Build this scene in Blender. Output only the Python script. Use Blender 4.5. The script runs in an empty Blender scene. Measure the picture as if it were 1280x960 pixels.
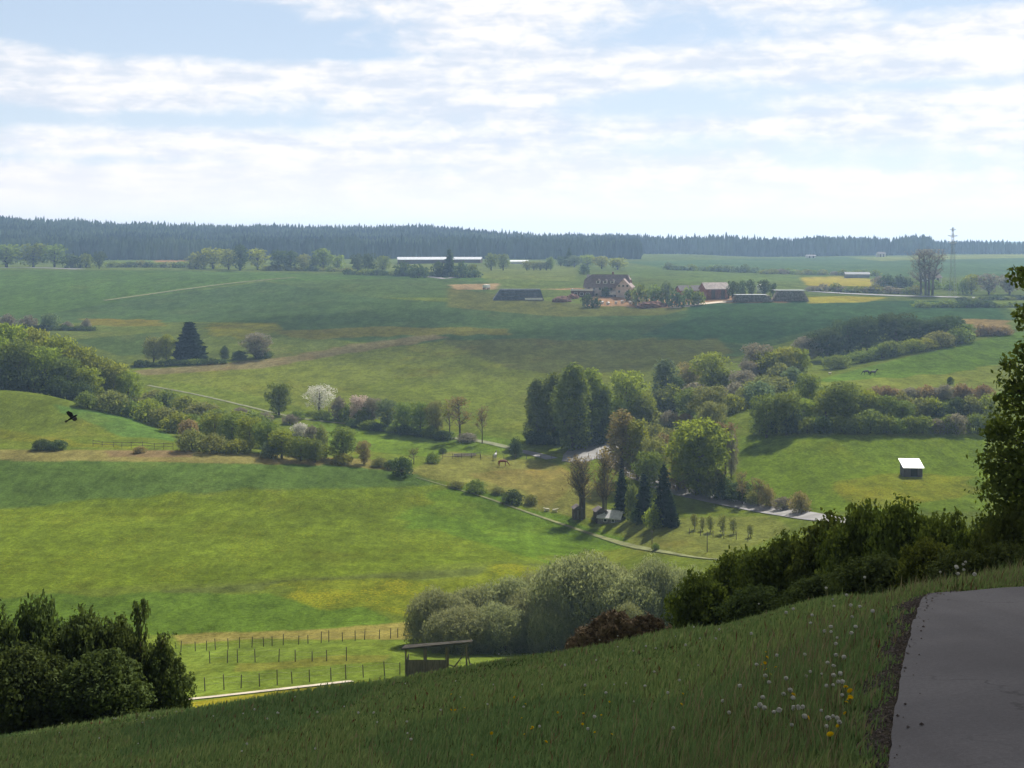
import bpy, math, random
import numpy as np
from mathutils import Vector, noise as mnoise

# ------------------------------------------------------------------ camera, sky, sun, exposure
scene = bpy.context.scene
F = 1500.0                      # focal length in photo pixels (1280 wide)
HOR = 300.0                     # eye level row in the photo
cam_d = bpy.data.cameras.new("camera")
cam_d.sensor_fit = 'HORIZONTAL'; cam_d.sensor_width = 36.0
cam_d.lens = 36.0 * F / 1280.0
cam_d.shift_y = -(480 - HOR) / 1280.0
cam_d.clip_start = 0.1; cam_d.clip_end = 20000
cam = bpy.data.objects.new("camera", cam_d)
cam.rotation_euler = (math.radians(90), 0, 0)
scene.collection.objects.link(cam); scene.camera = cam

SUN_EL, SUN_AZ = 42.0, 24.0     # degrees; azimuth from +Y towards +X
SKY_STR, SUN_STR, EXPO = 0.05, 5.0, 0.98
HAZE_D = 0.00021
se, sa = math.radians(SUN_EL), math.radians(SUN_AZ)
SUNV = np.array([math.sin(sa)*math.cos(se), math.cos(sa)*math.cos(se), math.sin(se)])

w = bpy.data.worlds.new("World"); scene.world = w; w.use_nodes = True
nt = w.node_tree; N = nt.nodes; L = nt.links
for n in list(N): N.remove(n)

def nd(tree, typ, **kw):
    n = tree.nodes.new(typ)
    for k, v in kw.items():
        if k.startswith('i_'):
            n.inputs[k[2:].replace('_', ' ')].default_value = v
        else:
            setattr(n, k, v)
    return n
def mth(tree, op, a, b=None, c=None, clamp=False):
    n = tree.nodes.new('ShaderNodeMath'); n.operation = op; n.use_clamp = clamp
    for i, v in enumerate((a, b, c)):
        if v is None: continue
        if isinstance(v, (int, float)): n.inputs[i].default_value = v
        else: tree.links.new(v, n.inputs[i])
    return n.outputs[0]
def mixc(tree, fac, a, b, mode='MIX'):
    n = tree.nodes.new('ShaderNodeMix'); n.data_type = 'RGBA'; n.blend_type = mode
    if isinstance(fac, (int, float)): n.inputs[0].default_value = fac
    else: tree.links.new(fac, n.inputs[0])
    for i, v in ((6, a), (7, b)):
        if isinstance(v, tuple): n.inputs[i].default_value = (*v[:3], 1)
        else: tree.links.new(v, n.inputs[i])
    return n.outputs[2]
def ramp(tree, fac, lo, hi):
    n = tree.nodes.new('ShaderNodeMapRange'); n.interpolation_type = 'SMOOTHSTEP'
    n.inputs['From Min'].default_value = lo; n.inputs['From Max'].default_value = hi
    tree.links.new(fac, n.inputs['Value']); return n.outputs[0]

sky = nd(nt, 'ShaderNodeTexSky', sky_type='NISHITA', sun_disc=False, sun_elevation=se, sun_rotation=sa,
         altitude=400, air_density=1.0, dust_density=0.8, ozone_density=1.2)
tc = nd(nt, 'ShaderNodeTexCoord')
sep = nd(nt, 'ShaderNodeSeparateXYZ'); L.new(tc.outputs['Generated'], sep.inputs[0])
az = mth(nt, 'ARCTAN2', sep.outputs[0], sep.outputs[1])
el = mth(nt, 'ARCSINE', sep.outputs[2])
comb = nd(nt, 'ShaderNodeCombineXYZ')
L.new(az, comb.inputs[0]); L.new(mth(nt, 'MULTIPLY', el, 2.1), comb.inputs[1])
n1 = nd(nt, 'ShaderNodeTexNoise', i_Scale=6.0, i_Detail=9.0, i_Roughness=0.56, i_Distortion=0.35); L.new(comb.outputs[0], n1.inputs['Vector'])
comb2 = nd(nt, 'ShaderNodeCombineXYZ'); L.new(az, comb2.inputs[0]); L.new(mth(nt, 'MULTIPLY', el, 5.0), comb2.inputs[1]); comb2.inputs[2].default_value = 3.7
n2 = nd(nt, 'ShaderNodeTexNoise', i_Scale=15.0, i_Detail=7.0, i_Roughness=0.55); L.new(comb2.outputs[0], n2.inputs['Vector'])
dens = mth(nt, 'MULTIPLY_ADD', n1.outputs[0], 1.5, -0.32)
# banks of cloud (+) and blue openings (-) at their azimuth and elevation
def gauss(px, py, wx, wy, amp):
    a0 = math.atan((px-640)/F); e0 = math.atan((HOR-py)/F)
    dx = mth(nt, 'DIVIDE', mth(nt, 'SUBTRACT', az, a0), wx/F)
    dy = mth(nt, 'DIVIDE', mth(nt, 'SUBTRACT', el, e0), wy/F)
    r = mth(nt, 'ADD', mth(nt, 'MULTIPLY', dx, dx), mth(nt, 'MULTIPLY', dy, dy))
    return mth(nt, 'MULTIPLY', mth(nt, 'EXPONENT', mth(nt, 'MULTIPLY', r, -1.0)), amp)
for g in ((170, 40, 290, 38, -0.85), (880, 38, 150, 24, -0.45), (1200, 15, 130, 14, -0.4), (170, 156, 230, 12, -0.5), (420, 70, 150, 8, -0.35),
          (1170, 116, 150, 9, -0.45), (800, 132, 110, 22, -0.42), (820, 185, 160, 13, -0.3), (150, 205, 160, 8, -0.3), (1120, 205, 200, 14, -0.25),
          (330, 105, 300, 22, 0.3), (700, 90, 220, 26, 0.4), (620, 20, 150, 22, 0.35), (1150, 75, 160, 20, 0.35), (500, 185, 300, 14, 0.2),
          (1000, 160, 240, 12, 0.25), (90, 130, 90, 14, 0.2), (640, 265, 1400, 40, 0.5)):
    dens = mth(nt, 'ADD', dens, gauss(*g))
n3 = nd(nt, 'ShaderNodeTexNoise', i_Scale=34.0, i_Detail=6.0, i_Roughness=0.6, i_Distortion=0.4); L.new(comb.outputs[0], n3.inputs['Vector'])
dens = mth(nt, 'ADD', dens, mth(nt, 'MULTIPLY_ADD', n3.outputs[0], 0.5, -0.25))
mask = ramp(nt, dens, 0.0, 0.55)
shade = ramp(nt, mth(nt, 'ADD', mth(nt, 'MULTIPLY', n2.outputs[0], .62), mth(nt, 'MULTIPLY', n3.outputs[0], .38)), 0.38, 0.62)
cl_col = mixc(nt, shade, (0.73, 0.785, 0.885), (1.06, 1.02, 1.0))
cl_col = mixc(nt, ramp(nt, el, 0.10, 0.0), cl_col, (1.10, 1.0, 1.0))
blue = mixc(nt, ramp(nt, el, 0.02, 0.2), (0.74, 0.82, 0.93), (0.56, 0.68, 0.85))
thin = mixc(nt, 0.78, sky.outputs[0], blue)
bgS = nd(nt, 'ShaderNodeBackground', i_Strength=SKY_STR); L.new(sky.outputs[0], bgS.inputs[0])
high = ramp(nt, el, 0.24, 0.75)
bgB = nd(nt, 'ShaderNodeBackground'); L.new(blue, bgB.inputs[0]); 
# brighter towards the sun's side, dimmer overhead and behind
fwd = mth(nt, 'MULTIPLY_ADD', ramp(nt, mth(nt, 'ADD', sep.outputs[1], mth(nt, 'MULTIPLY', sep.outputs[0], .3)), -0.3, 0.85), 0.62, 0.38)
L.new(mth(nt, 'MULTIPLY', fwd, mth(nt, 'MULTIPLY_ADD', high, -0.36, 0.55)), bgB.inputs['Strength'])
m0 = nd(nt, 'ShaderNodeMixShader', i_Fac=0.75); L.new(bgS.outputs[0], m0.inputs[1]); L.new(bgB.outputs[0], m0.inputs[2])
bgC = nd(nt, 'ShaderNodeBackground'); L.new(cl_col, bgC.inputs[0]); L.new(mth(nt, 'MULTIPLY', fwd, mth(nt, 'MULTIPLY_ADD', high, -0.26, 0.525)), bgC.inputs['Strength'])
m1 = nd(nt, 'ShaderNodeMixShader'); L.new(mask, m1.inputs[0]); L.new(m0.outputs[0], m1.inputs[1]); L.new(bgC.outputs[0], m1.inputs[2])
wo = nd(nt, 'ShaderNodeOutputWorld'); L.new(m1.outputs[0], wo.inputs[0])

sun_d = bpy.data.lights.new("sun", 'SUN'); sun_d.energy = SUN_STR; sun_d.angle = math.radians(0.55); sun_d.color = (1.0, 0.95, 0.86)
sun = bpy.data.objects.new("sun", sun_d); scene.collection.objects.link(sun)
sun.rotation_euler = Vector((-SUNV).tolist()).to_track_quat('-Z', 'Y').to_euler(); sun.location = (0, 0, 200)

vs = scene.view_settings; vs.view_transform = 'Standard'; vs.look = 'None'; vs.exposure = EXPO; vs.gamma = 1.0; vs.use_curve_mapping = False
scene.cycles.volume_bounces = 0; scene.cycles.max_bounces = 6; scene.cycles.diffuse_bounces = 2; scene.cycles.transmission_bounces = 3
scene.cycles.transparent_max_bounces = 12; scene.cycles.use_denoising = True
scene.cycles.volume_max_steps = 64

COL = scene.collection
RNG = np.random.default_rng(7)

# ------------------------------------------------------------------ helpers
def mesh_np(name, V, Fc, mats, mi=None, smooth=False):
    """V (n,3); Fc: (m,3) or (m,4) int array, or list of such arrays."""
    if not isinstance(Fc, list): Fc = [Fc]
    Fc = [np.asarray(f, dtype=np.int32) for f in Fc if len(f)]
    me = bpy.data.meshes.new(name)
    V = np.asarray(V, dtype=np.float32)
    me.vertices.add(len(V)); me.vertices.foreach_set('co', V.ravel())
    loops = np.concatenate([f.ravel() for f in Fc]); tot = np.concatenate([np.full(len(f), f.shape[1], np.int32) for f in Fc])
    me.loops.add(len(loops)); me.loops.foreach_set('vertex_index', loops)
    me.polygons.add(len(tot)); st = np.concatenate([[0], np.cumsum(tot)[:-1]]).astype(np.int32)
    me.polygons.foreach_set('loop_start', st); me.polygons.foreach_set('loop_total', tot)
    if not isinstance(mats, (list, tuple)): mats = [mats]
    for m in mats: me.materials.append(m)
    if mi is not None: me.polygons.foreach_set('material_index', np.asarray(mi, dtype=np.int32))
    me.polygons.foreach_set('use_smooth', np.full(len(tot), smooth))
    me.update(calc_edges=True); me.validate()
    return me
def link(name, me, parent=None, loc=None):
    o = bpy.data.objects.new(name, me); COL.objects.link(o)
    if parent is not None: o.parent = parent
    if loc is not None: o.location = loc
    return o
def tag(o, label=None, cat=None, group=None, kind=None):
    if label: o['label'] = label
    if cat: o['category'] = cat
    if group: o['group'] = group
    if kind: o['kind'] = kind
    return o
def empty(name, loc=(0, 0, 0), rz=0.0):
    o = bpy.data.objects.new(name, None); COL.objects.link(o); o.location = loc; o.rotation_euler = (0, 0, rz)
    o.empty_display_size = 0.3
    return o
class MB:
    """collects boxes, tubes and quads into one mesh"""
    def __init__(s): s.V = []; s.F = []; s.n = 0; s.mi = []; s.m = 0
    def add(s, v, f):
        v = np.asarray(v, float)
        for q in f: s.F.append([i + s.n for i in q]); s.mi.append(s.m)
        s.V.append(v); s.n += len(v)
    def box(s, c, d, rz=0.0, shear=None):
        x, y, z = d[0]/2, d[1]/2, d[2]/2
        v = np.array([[-x,-y,-z],[x,-y,-z],[x,y,-z],[-x,y,-z],[-x,-y,z],[x,-y,z],[x,y,z],[-x,y,z]])
        if rz:
            cc, ss = math.cos(rz), math.sin(rz)
            v = np.column_stack([v[:,0]*cc - v[:,1]*ss, v[:,0]*ss + v[:,1]*cc, v[:,2]])
        s.add(v + np.array(c), [[0,3,2,1],[4,5,6,7],[0,1,5,4],[1,2,6,5],[2,3,7,6],[3,0,4,7]])
    def tube(s, pts, rad, k=6, cap=True):
        pts = np.asarray(pts, float); n = len(pts)
        if np.isscalar(rad): rad = [rad]*n
        V = []
        for i in range(n):
            t = pts[min(i+1, n-1)] - pts[max(i-1, 0)]; t = t/(np.linalg.norm(t)+1e-9)
            a = np.cross(t, [0.13, 0.31, 1.0] if abs(t[2]) < 0.9 else [1.0, 0.2, 0.1]); a /= np.linalg.norm(a); b = np.cross(t, a)
            for j in range(k):
                th = 2*math.pi*j/k
                V.append(pts[i] + rad[i]*(a*math.cos(th) + b*math.sin(th)))
        Fq = [[i*k+j, i*k+(j+1) % k, (i+1)*k+(j+1) % k, (i+1)*k+j] for i in range(n-1) for j in range(k)]
        if cap: Fq += [list(range(k))[::-1], [(n-1)*k+j for j in range(k)]]
        s.add(V, Fq)
    def prism(s, poly, a, b, axis='x'):
        """poly: list of 2D points; extruded between a and b along the axis"""
        n = len(poly); V = []
        for t in (a, b):
            for p in poly:
                V.append({'x': (t, p[0], p[1]), 'y': (p[0], t, p[1]), 'z': (p[0], p[1], t)}[axis])
        s.add(V, [[i, (i+1) % n, n+(i+1) % n, n+i] for i in range(n)] + [list(range(n))[::-1], list(range(n, 2*n))])
    def quad(s, a, b, c, d): s.add([a, b, c, d], [[0, 1, 2, 3]])
    def mesh(s, name, mats, smooth=False):
        me = bpy.data.meshes.new(name)
        me.from_pydata(np.concatenate(s.V).tolist(), [], s.F)
        if not isinstance(mats, (list, tuple)): mats = [mats]
        for m in mats: me.materials.append(m)
        me.polygons.foreach_set('material_index', s.mi)
        me.polygons.foreach_set('use_smooth', [smooth]*len(s.F))
        me.update(); return me
    def obj(s, name, mats, parent=None, smooth=False):
        return link(name, s.mesh(name, mats, smooth), parent)

# ------------------------------------------------------------------ materials
def new_mat(name):
    m = bpy.data.materials.new(name); m.use_nodes = True; t = m.node_tree
    for n in list(t.nodes): t.nodes.remove(n)
    return m, t, nd(t, 'ShaderNodeOutputMaterial')
MATS = {}
def simple(name, col, rough=0.8, var=0.25, scale=3.0, metal=0.0, bump=0.0, col2=None, stretch=None, spec=0.08):
    if name in MATS: return MATS[name]
    m, t, out = new_mat(name)
    tcn = nd(t, 'ShaderNodeTexCoord'); vec = tcn.outputs['Object']
    if stretch:
        mp = nd(t, 'ShaderNodeMapping'); mp.inputs['Scale'].default_value = stretch; t.links.new(vec, mp.inputs[0]); vec = mp.outputs[0]
    nz = nd(t, 'ShaderNodeTexNoise', i_Scale=scale, i_Detail=6.0, i_Roughness=0.6); t.links.new(vec, nz.inputs['Vector'])
    c2 = col2 if col2 else tuple(c*(1-var) for c in col)
    c1 = tuple(min(1, c*(1+var*0.5)) for c in col)
    cc = mixc(t, ramp(t, nz.outputs[0], 0.32, 0.68), c2, c1)
    b = nd(t, 'ShaderNodeBsdfPrincipled', i_Roughness=rough, i_Metallic=metal)
    b.inputs['Specular IOR Level'].default_value = spec
    t.links.new(cc, b.inputs['Base Color'])
    if bump:
        bp = nd(t, 'ShaderNodeBump', i_Strength=bump, i_Distance=0.05); t.links.new(nz.outputs[0], bp.inputs['Height']); t.links.new(bp.outputs[0], b.inputs['Normal'])
    t.links.new(b.outputs[0], out.inputs[0]); MATS[name] = m; return m
def leaf_mat(name, dark, light, trans=0.42, scale=7.0, jitter=0.25, tcol=None, attr=None):
    if name in MATS: return MATS[name]
    m, t, out = new_mat(name)
    tcn = nd(t, 'ShaderNodeTexCoord')
    nz = nd(t, 'ShaderNodeTexNoise', i_Scale=scale, i_Detail=4.0, i_Roughness=0.65); t.links.new(tcn.outputs['Object'], nz.inputs['Vector'])
    cc = mixc(t, ramp(t, nz.outputs[0], 0.33, 0.67), dark, light)
    oi = nd(t, 'ShaderNodeObjectInfo')
    hs = nd(t, 'ShaderNodeHueSaturation'); t.links.new(cc, hs.inputs['Color'])
    t.links.new(mth(t, 'MULTIPLY_ADD', oi.outputs['Random'], jitter*0.12, 0.5 - jitter*0.06), hs.inputs['Hue'])
    t.links.new(mth(t, 'MULTIPLY_ADD', oi.outputs['Random'], jitter, 1.0 - jitter*0.5), hs.inputs['Value'])
    d = nd(t, 'ShaderNodeBsdfDiffuse'); t.links.new(hs.outputs[0], d.inputs[0])
    tr = nd(t, 'ShaderNodeBsdfTranslucent')
    tcx = mixc(t, 1.0, hs.outputs[0], tcol or (1.0, 0.98, 0.6), 'MULTIPLY'); t.links.new(tcx, tr.inputs[0])
    mx = nd(t, 'ShaderNodeMixShader', i_Fac=trans); t.links.new(d.outputs[0], mx.inputs[1]); t.links.new(tr.outputs[0], mx.inputs[2])
    t.links.new(mx.outputs[0], out.inputs[0]); MATS[name] = m; return m

# ------------------------------------------------------------------ terrain: profile of every bearing
def pchip(x, y, xq):
    """monotone cubic; y may be (n, k)"""
    x = np.asarray(x, float); y = np.asarray(y, float); one = y.ndim == 1
    if one: y = y[:, None]
    h = np.diff(x)[:, None]; dl = np.diff(y, axis=0)/h
    m = np.zeros_like(y)
    s = (dl[1:]*dl[:-1]) > 0
    w1 = 2*h[1:] + h[:-1]; w2 = h[1:] + 2*h[:-1]
    with np.errstate(divide='ignore', invalid='ignore'):
        mm = (w1+w2)/(w1/dl[:-1] + w2/dl[1:])
    m[1:-1] = np.where(s, mm, 0); m[0] = dl[0]; m[-1] = dl[-1]
    xq = np.clip(np.asarray(xq, float), x[0], x[-1])
    i = np.clip(np.searchsorted(x, xq) - 1, 0, len(x)-2)
    t = ((xq - x[i])/h[i, 0])[:, None]; hh = h[i]
    r = ((1+2*t)*(1-t)**2)*y[i] + t*(1-t)**2*hh*m[i] + t*t*(3-2*t)*y[i+1] + t*t*(t-1)*hh*m[i+1]
    return r[:, 0] if one else r
S_PX = [-250, 0, 640, 850, 950, 1100, 1150, 1280, 1550]
S_V = [.381, .360, .294, .260, .227, .184, .172, .166, .161]
def slope_s(px): return pchip(S_PX, S_V, np.atleast_1d(px))
CR = {-250: 31, 0: 30, 250: 29.5, 500: 28.7, 640: 28, 740: 26, 850: 24, 950: 18, 1040: 15.5, 1150: 13, 1280: 14.5, 1550: 16}
T = {
 0: [(42, 945), (60, 950), (85, 890), (140, 790), (170, 710), (205, 640), (235, 575), (260, 540), (288, 489), (300, 492), (330, 500), (400, 458), (460, 420), (560, 388), (700, 345), (760, 337), (900, 332), (1050, 326), (1500, 290), (1750, 286), (2500, 302), (4500, 302)],
 250: [(40, 925), (60, 930), (85, 895), (100, 872), (125, 820), (140, 795), (170, 715), (205, 635), (230, 580), (240, 566), (265, 550), (300, 530), (340, 500), (400, 456), (460, 420), (560, 388), (700, 344), (800, 336), (950, 330), (1100, 324), (1500, 299), (1750, 293), (2500, 302), (4500, 302)],
 500: [(40, 900), (60, 915), (85, 885), (100, 862), (110, 844), (125, 808), (140, 783), (170, 712), (205, 650), (225, 610), (245, 580), (270, 562), (300, 535), (340, 500), (400, 460), (470, 415), (560, 372), (650, 350), (800, 337), (950, 327), (1150, 321), (1500, 300), (1750, 295), (2500, 302), (4500, 302)],
 640: [(40, 880), (60, 900), (85, 872), (100, 852), (125, 812), (140, 785), (170, 712), (205, 655), (225, 620), (250, 585), (280, 552), (340, 500), (420, 440), (520, 385), (600, 360), (700, 345), (850, 333), (1000, 326), (1200, 321), (1500, 308), (1750, 303), (2500, 303), (4500, 302)],
 740: [(40, 865), (60, 890), (85, 862), (100, 845), (125, 805), (140, 775), (170, 715), (205, 660), (230, 612), (250, 585), (270, 560), (300, 530), (340, 495), (420, 438), (520, 385), (600, 362), (700, 345), (850, 334), (1000, 327), (1150, 322), (1500, 312), (2500, 303), (4500, 302)],
 850: [(40, 850), (60, 880), (85, 860), (110, 810), (140, 745), (170, 690), (200, 640), (215, 618), (240, 580), (270, 545), (320, 500), (380, 455), (440, 420), (520, 384), (600, 362), (700, 347), (850, 335), (1000, 328), (1120, 322), (1500, 314), (2500, 304), (4500, 302)],
 950: [(30, 800), (40, 835), (60, 870), (85, 840), (110, 790), (140, 735), (170, 685), (190, 650), (200, 637), (215, 605), (240, 560), (255, 535), (290, 500), (330, 475), (390, 445), (440, 418), (520, 382), (600, 365), (700, 352), (850, 338), (1000, 330), (1300, 321), (1500, 316), (2500, 304), (4500, 302)],
 1040: [(25, 775), (45, 830), (70, 840), (110, 760), (150, 690), (180, 650), (195, 628), (215, 590), (235, 545), (242, 535), (290, 490), (330, 468), (380, 448), (430, 420), (500, 390), (560, 374), (650, 361), (750, 350), (900, 337), (1300, 320), (1500, 316), (2500, 304), (4500, 302)],
 1150: [(16, 752), (28, 780), (45, 820), (70, 830), (110, 760), (150, 690), (190, 630), (215, 586), (238, 540), (290, 488), (320, 466), (370, 430), (385, 424), (400, 430), (430, 420), (500, 390), (600, 368), (700, 353), (850, 339), (1300, 319), (1500, 316), (2500, 304), (4500, 302)],
 1280: [(17, 733), (28, 775), (45, 815), (70, 825), (110, 755), (150, 690), (190, 630), (215, 585), (238, 538), (290, 486), (320, 460), (370, 422), (385, 415), (400, 424), (430, 418), (500, 390), (600, 368), (700, 354), (850, 340), (1300, 319), (1500, 316), (2500, 304), (4500, 302)],
}
T[-250] = T[0]; T[1550] = T[1280]
LD = np.linspace(math.log(2.0), math.log(4400.0), 2600)       # log distances
DG = np.exp(LD)
cols = sorted(T)
prof = []
for c in cols:
    s = float(slope_s(c)[0]); cr = CR[c]
    ds = [d for d in (2, 3, 4, 5, 6.5, 8, 10, 12, 14, 17, 20, 24, 27) if d < cr*0.93] + [cr]
    pts = [(d, HOR + F*(1.6/d + s)) for d in ds] + T[c]
    x = np.log([p[0] for p in pts]); z = np.array([-(p[1]-HOR)/F*p[0] for p in pts])
    prof.append(pchip(x, z, LD))
prof = np.array(prof)                                          # (cols, D) heights
PXG = np.linspace(-250, 1550, 721)
HG = pchip(cols, prof, PXG)                                    # (721, 2600)
k = np.exp(-0.5*(np.arange(-14, 15)/6.0)**2); k /= k.sum()     # soften between bearings
HP = np.pad(HG, ((14, 14), (0, 0)), 'edge')
HG = sum(k[j]*HP[j:j+len(PXG)] for j in range(29))
def vnoise(x, y, seed=0):
    """cheap smooth noise, -1..1"""
    r = np.random.default_rng(seed); G = r.uniform(-1, 1, (64, 64))
    xi = np.floor(x).astype(int); yi = np.floor(y).astype(int); fx = x-xi; fy = y-yi
    fx = fx*fx*(3-2*fx); fy = fy*fy*(3-2*fy)
    g = lambda a, b: G[a % 64, b % 64]
    return (g(xi, yi)*(1-fx)+g(xi+1, yi)*fx)*(1-fy) + (g(xi, yi+1)*(1-fx)+g(xi+1, yi+1)*fx)*fy
def H(X, Y):
    X = np.asarray(X, float); Y = np.asarray(Y, float)
    Yc = np.maximum(Y, 2.0)
    px = 640 + F*X/Yc
    a = np.clip((px - PXG[0])/(PXG[1]-PXG[0]), 0, len(PXG)-1.001); i = a.astype(int); fa = a-i
    b = np.clip((np.log(Yc) - LD[0])/(LD[1]-LD[0]), 0, len(LD)-1.001); j = b.astype(int); fb = b-j
    z = (HG[i, j]*(1-fa)+HG[i+1, j]*fa)*(1-fb) + (HG[i, j+1]*(1-fa)+HG[i+1, j+1]*fa)*fb
    # near plane: well-behaved around the camera
    zp = -1.6 - 0.286*Y + 0.30*X*np.clip(1.0, 0, 1)*0.9
    t = np.clip((Y-4.0)/2.0, 0, 1); t = t*t*(3-2*t)
    zn = -1.6 - 0.20*Y + 0.12*X
    z = z*t + zn*(1-t)
    amp = np.clip((Y-60)/80, 0, 1)*np.clip((1200-Y)/300, 0.0, 1)
    z = z + amp*(0.22*vnoise(X/17, Y/17, 1) + 0.35*vnoise(X/47+9, Y/47, 2))
    z = z + np.clip((20-Y)/6, 0, 1)*0 + np.clip((Y-9)/8, 0, 1)*np.clip((60-Y)/20, 0, 1)*0.05*vnoise(X/1.3, Y/1.3, 3)
    return z
def Hs(x, y): return float(H(np.array([x]), np.array([y]))[0])
DM = np.exp(np.linspace(math.log(5.0), math.log(4300.0), 5200))
def cast(px, py, dmin=5.0, dmax=1e9):
    """where the sight line of a photo pixel meets the ground, beyond dmin"""
    u = (px-640)/F
    z = H(u*DM, DM); y = HOR - z/DM*F
    ok = (y <= py) & (DM >= dmin)
    if not ok.any(): return (u*1500, 1500.0, Hs(u*1500, 1500.0))
    i = int(np.argmax(ok)); D = float(min(DM[i], dmax))
    if i > 0 and y[i-1] > py and DM[i-1] >= dmin and D == DM[i]:
        f = (y[i-1]-py)/(y[i-1]-y[i]+1e-9); D = float(DM[i-1] + f*(DM[i]-DM[i-1]))
    return (u*D, D, Hs(u*D, D))

# ground sheet
un = np.concatenate([np.linspace(-1.4, -0.50, 40)[:-1], np.linspace(-0.50, 0.50, 560), np.linspace(0.50, 1.4, 40)[1:]])
yr = np.concatenate([np.linspace(-9, 3.6, 30)[:-1], np.exp(np.linspace(math.log(3.6), math.log(90), 330))[:-1],
                     np.exp(np.linspace(math.log(90), math.log(700), 760))[:-1], np.exp(np.linspace(math.log(700), math.log(4300), 150))])
APEX = 10.0
UU, YY = np.meshgrid(un, yr)
# columns fan out from a point behind the camera, so the sheet also lies under and behind it
XX = UU*(YY+APEX*np.clip(1-(YY-20)/200, 0, 1))
ZZ = H(XX, YY)
GV = np.column_stack([XX.ravel(), YY.ravel(), ZZ.ravel()])
nr, nc = UU.shape
idx = np.arange(nr*nc).reshape(nr, nc)
GF = np.stack([idx[:-1, :-1], idx[:-1, 1:], idx[1:, 1:], idx[1:, :-1]], -1).reshape(-1, 4)

MEADOW = np.array([.105, .155, .022])
base = np.tile(MEADOW, (len(GV), 1)); yel = np.full(len(GV), 0.05)
gx, gy = GV[:, 0], GV[:, 1]
def world_poly(pp, dmin=5.0, closed=True):
    out = []
    n = len(pp)
    for i in range(n if closed else n-1):
        a, b = pp[i], pp[(i+1) % n]
        m = max(1, int(math.hypot(b[0]-a[0], b[1]-a[1])/12))
        for j in range(m):
            t = j/m; out.append(cast(a[0]+(b[0]-a[0])*t, a[1]+(b[1]-a[1])*t, dmin)[:2])
    if not closed: out.append(cast(pp[-1][0], pp[-1][1], dmin)[:2])
    return np.array(out)
def inside(P, wob=0.0, seed=5):
    x0, y0 = P.min(0)-wob-1; x1, y1 = P.max(0)+wob+1
    sel = np.where((gx > x0) & (gx < x1) & (gy > y0) & (gy < y1))[0]
    x = gx[sel] + wob*vnoise(gx[sel]/6, gy[sel]/6, seed); y = gy[sel] + wob*1.6*vnoise(gx[sel]/6+31, gy[sel]/6, seed+1)
    c = np.zeros(len(sel), bool)
    for i in range(len(P)):
        a, b = P[i], P[(i+1) % len(P)]
        if a[1] == b[1]: continue
        hit = ((a[1] > y) != (b[1] > y)) & (x < (b[0]-a[0])*(y-a[1])/(b[1]-a[1]) + a[0])
        c ^= hit
    return sel[c]
def field(pp, col=None, flower=None, dmin=60, wob=0.4):
    s = inside(world_poly(pp, dmin), wob)
    if col is not None: base[s] = col
    if flower is not None: yel[s] = flower
CROP = (.056, .118, .028); CROPB = (.048, .098, .036); TAN = (.18, .175, .07); EARTH = (.2, .15, .1); DRYG = (.15, .165, .05)
# far plateau
base[gy > 560] = (.085, .13, .03)
field([(-40, 352), (-40, 337), (200, 338), (600, 345), (620, 362), (500, 372), (330, 350), (180, 372), (60, 392), (-40, 396)], CROP, 0, 400)
field([(-40, 396), (60, 392), (180, 372), (330, 352), (470, 372), (600, 380), (700, 392), (860, 388), (930, 383), (1260, 385), (1270, 400), (1040, 412), (940, 440), (900, 452), (700, 455), (560, 440), (380, 420), (300, 402), (-40, 405)], CROPB, 0, 330)
field([(340, 352), (480, 348), (610, 352), (600, 372), (460, 372), (400, 362)], (.06, .11, .035), 0, 400)
field([(560, 360), (700, 378), (860, 386), (830, 394), (700, 396), (560, 384)], (.095, .115, .03), .12, 380)
field([(860, 376), (1240, 376), (1260, 402), (1030, 410), (940, 430), (800, 420), (860, 395)], (.030, .085, .036), 0, 380)
field([(1010, 371), (1060, 370), (1110, 372), (1080, 378), (1012, 379)], (.27, .25, .03), .9, 450)
field([(1000, 347), (1060, 345), (1092, 350), (1090, 358), (1010, 357)], (.30, .26, .03), .9, 600)
field([(780, 327), (1000, 322), (1290, 318), (1290, 345), (1100, 347), (1000, 344), (840, 338)], (.055, .115, .045), 0, 700)
field([(1060, 322), (1290, 317), (1290, 322), (1100, 326)], (.16, .2, .05), 0, 700)
field([(130, 321), (240, 321), (240, 333), (130, 334)], (.10, .16, .03), 0, 760)
field([(190, 322), (240, 322), (238, 328), (195, 328)], (.22, .14, .06), 0, 760)
field([(430, 330), (720, 330), (720, 352), (560, 346)], (.11, .15, .035), 0, 500)
field([(780, 334), (1000, 340), (1000, 352), (860, 352), (790, 345)], (.09, .15, .04), 0, 600)
# left slope with dandelion strips and conifer
field([(-40, 405), (300, 402), (380, 420), (470, 432), (340, 450), (150, 455), (60, 440), (-40, 420)], (.085, .125, .03), .28, 350)
field([(90, 425), (200, 415), (210, 440), (150, 445)], (.055, .10, .035), 0.0, 350)
field([(262, 404), (345, 403), (350, 414), (300, 424), (258, 418)], (.12, .14, .02), .75, 350, 2.0)
field([(100, 398), (200, 400), (205, 408), (110, 407)], (.12, .12, .02), .55, 350, 2.0)
field([(340, 414), (480, 408), (640, 412), (640, 418), (480, 420), (380, 424)], (.12, .13, .025), .25, 350, 2.0)
field([(160, 464), (250, 456), (340, 449), (440, 431), (540, 418), (560, 423), (440, 441), (330, 460), (250, 467), (180, 470)], (.150, .142, .080), 0, 330, 1.5)
field([(170, 470), (330, 460), (450, 440), (560, 425), (660, 450), (920, 455), (900, 480), (700, 520), (640, 556), (420, 520), (300, 490)], (.115, .155, .025), .42, 300)
field([(560, 425), (900, 425), (920, 452), (700, 470), (600, 450)], (.085, .11, .03), .06, 330, 3)
field([(480, 470), (640, 480), (640, 540), (560, 520), (440, 490)], (.11, .155, .02), .35, 290, 4)
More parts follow.
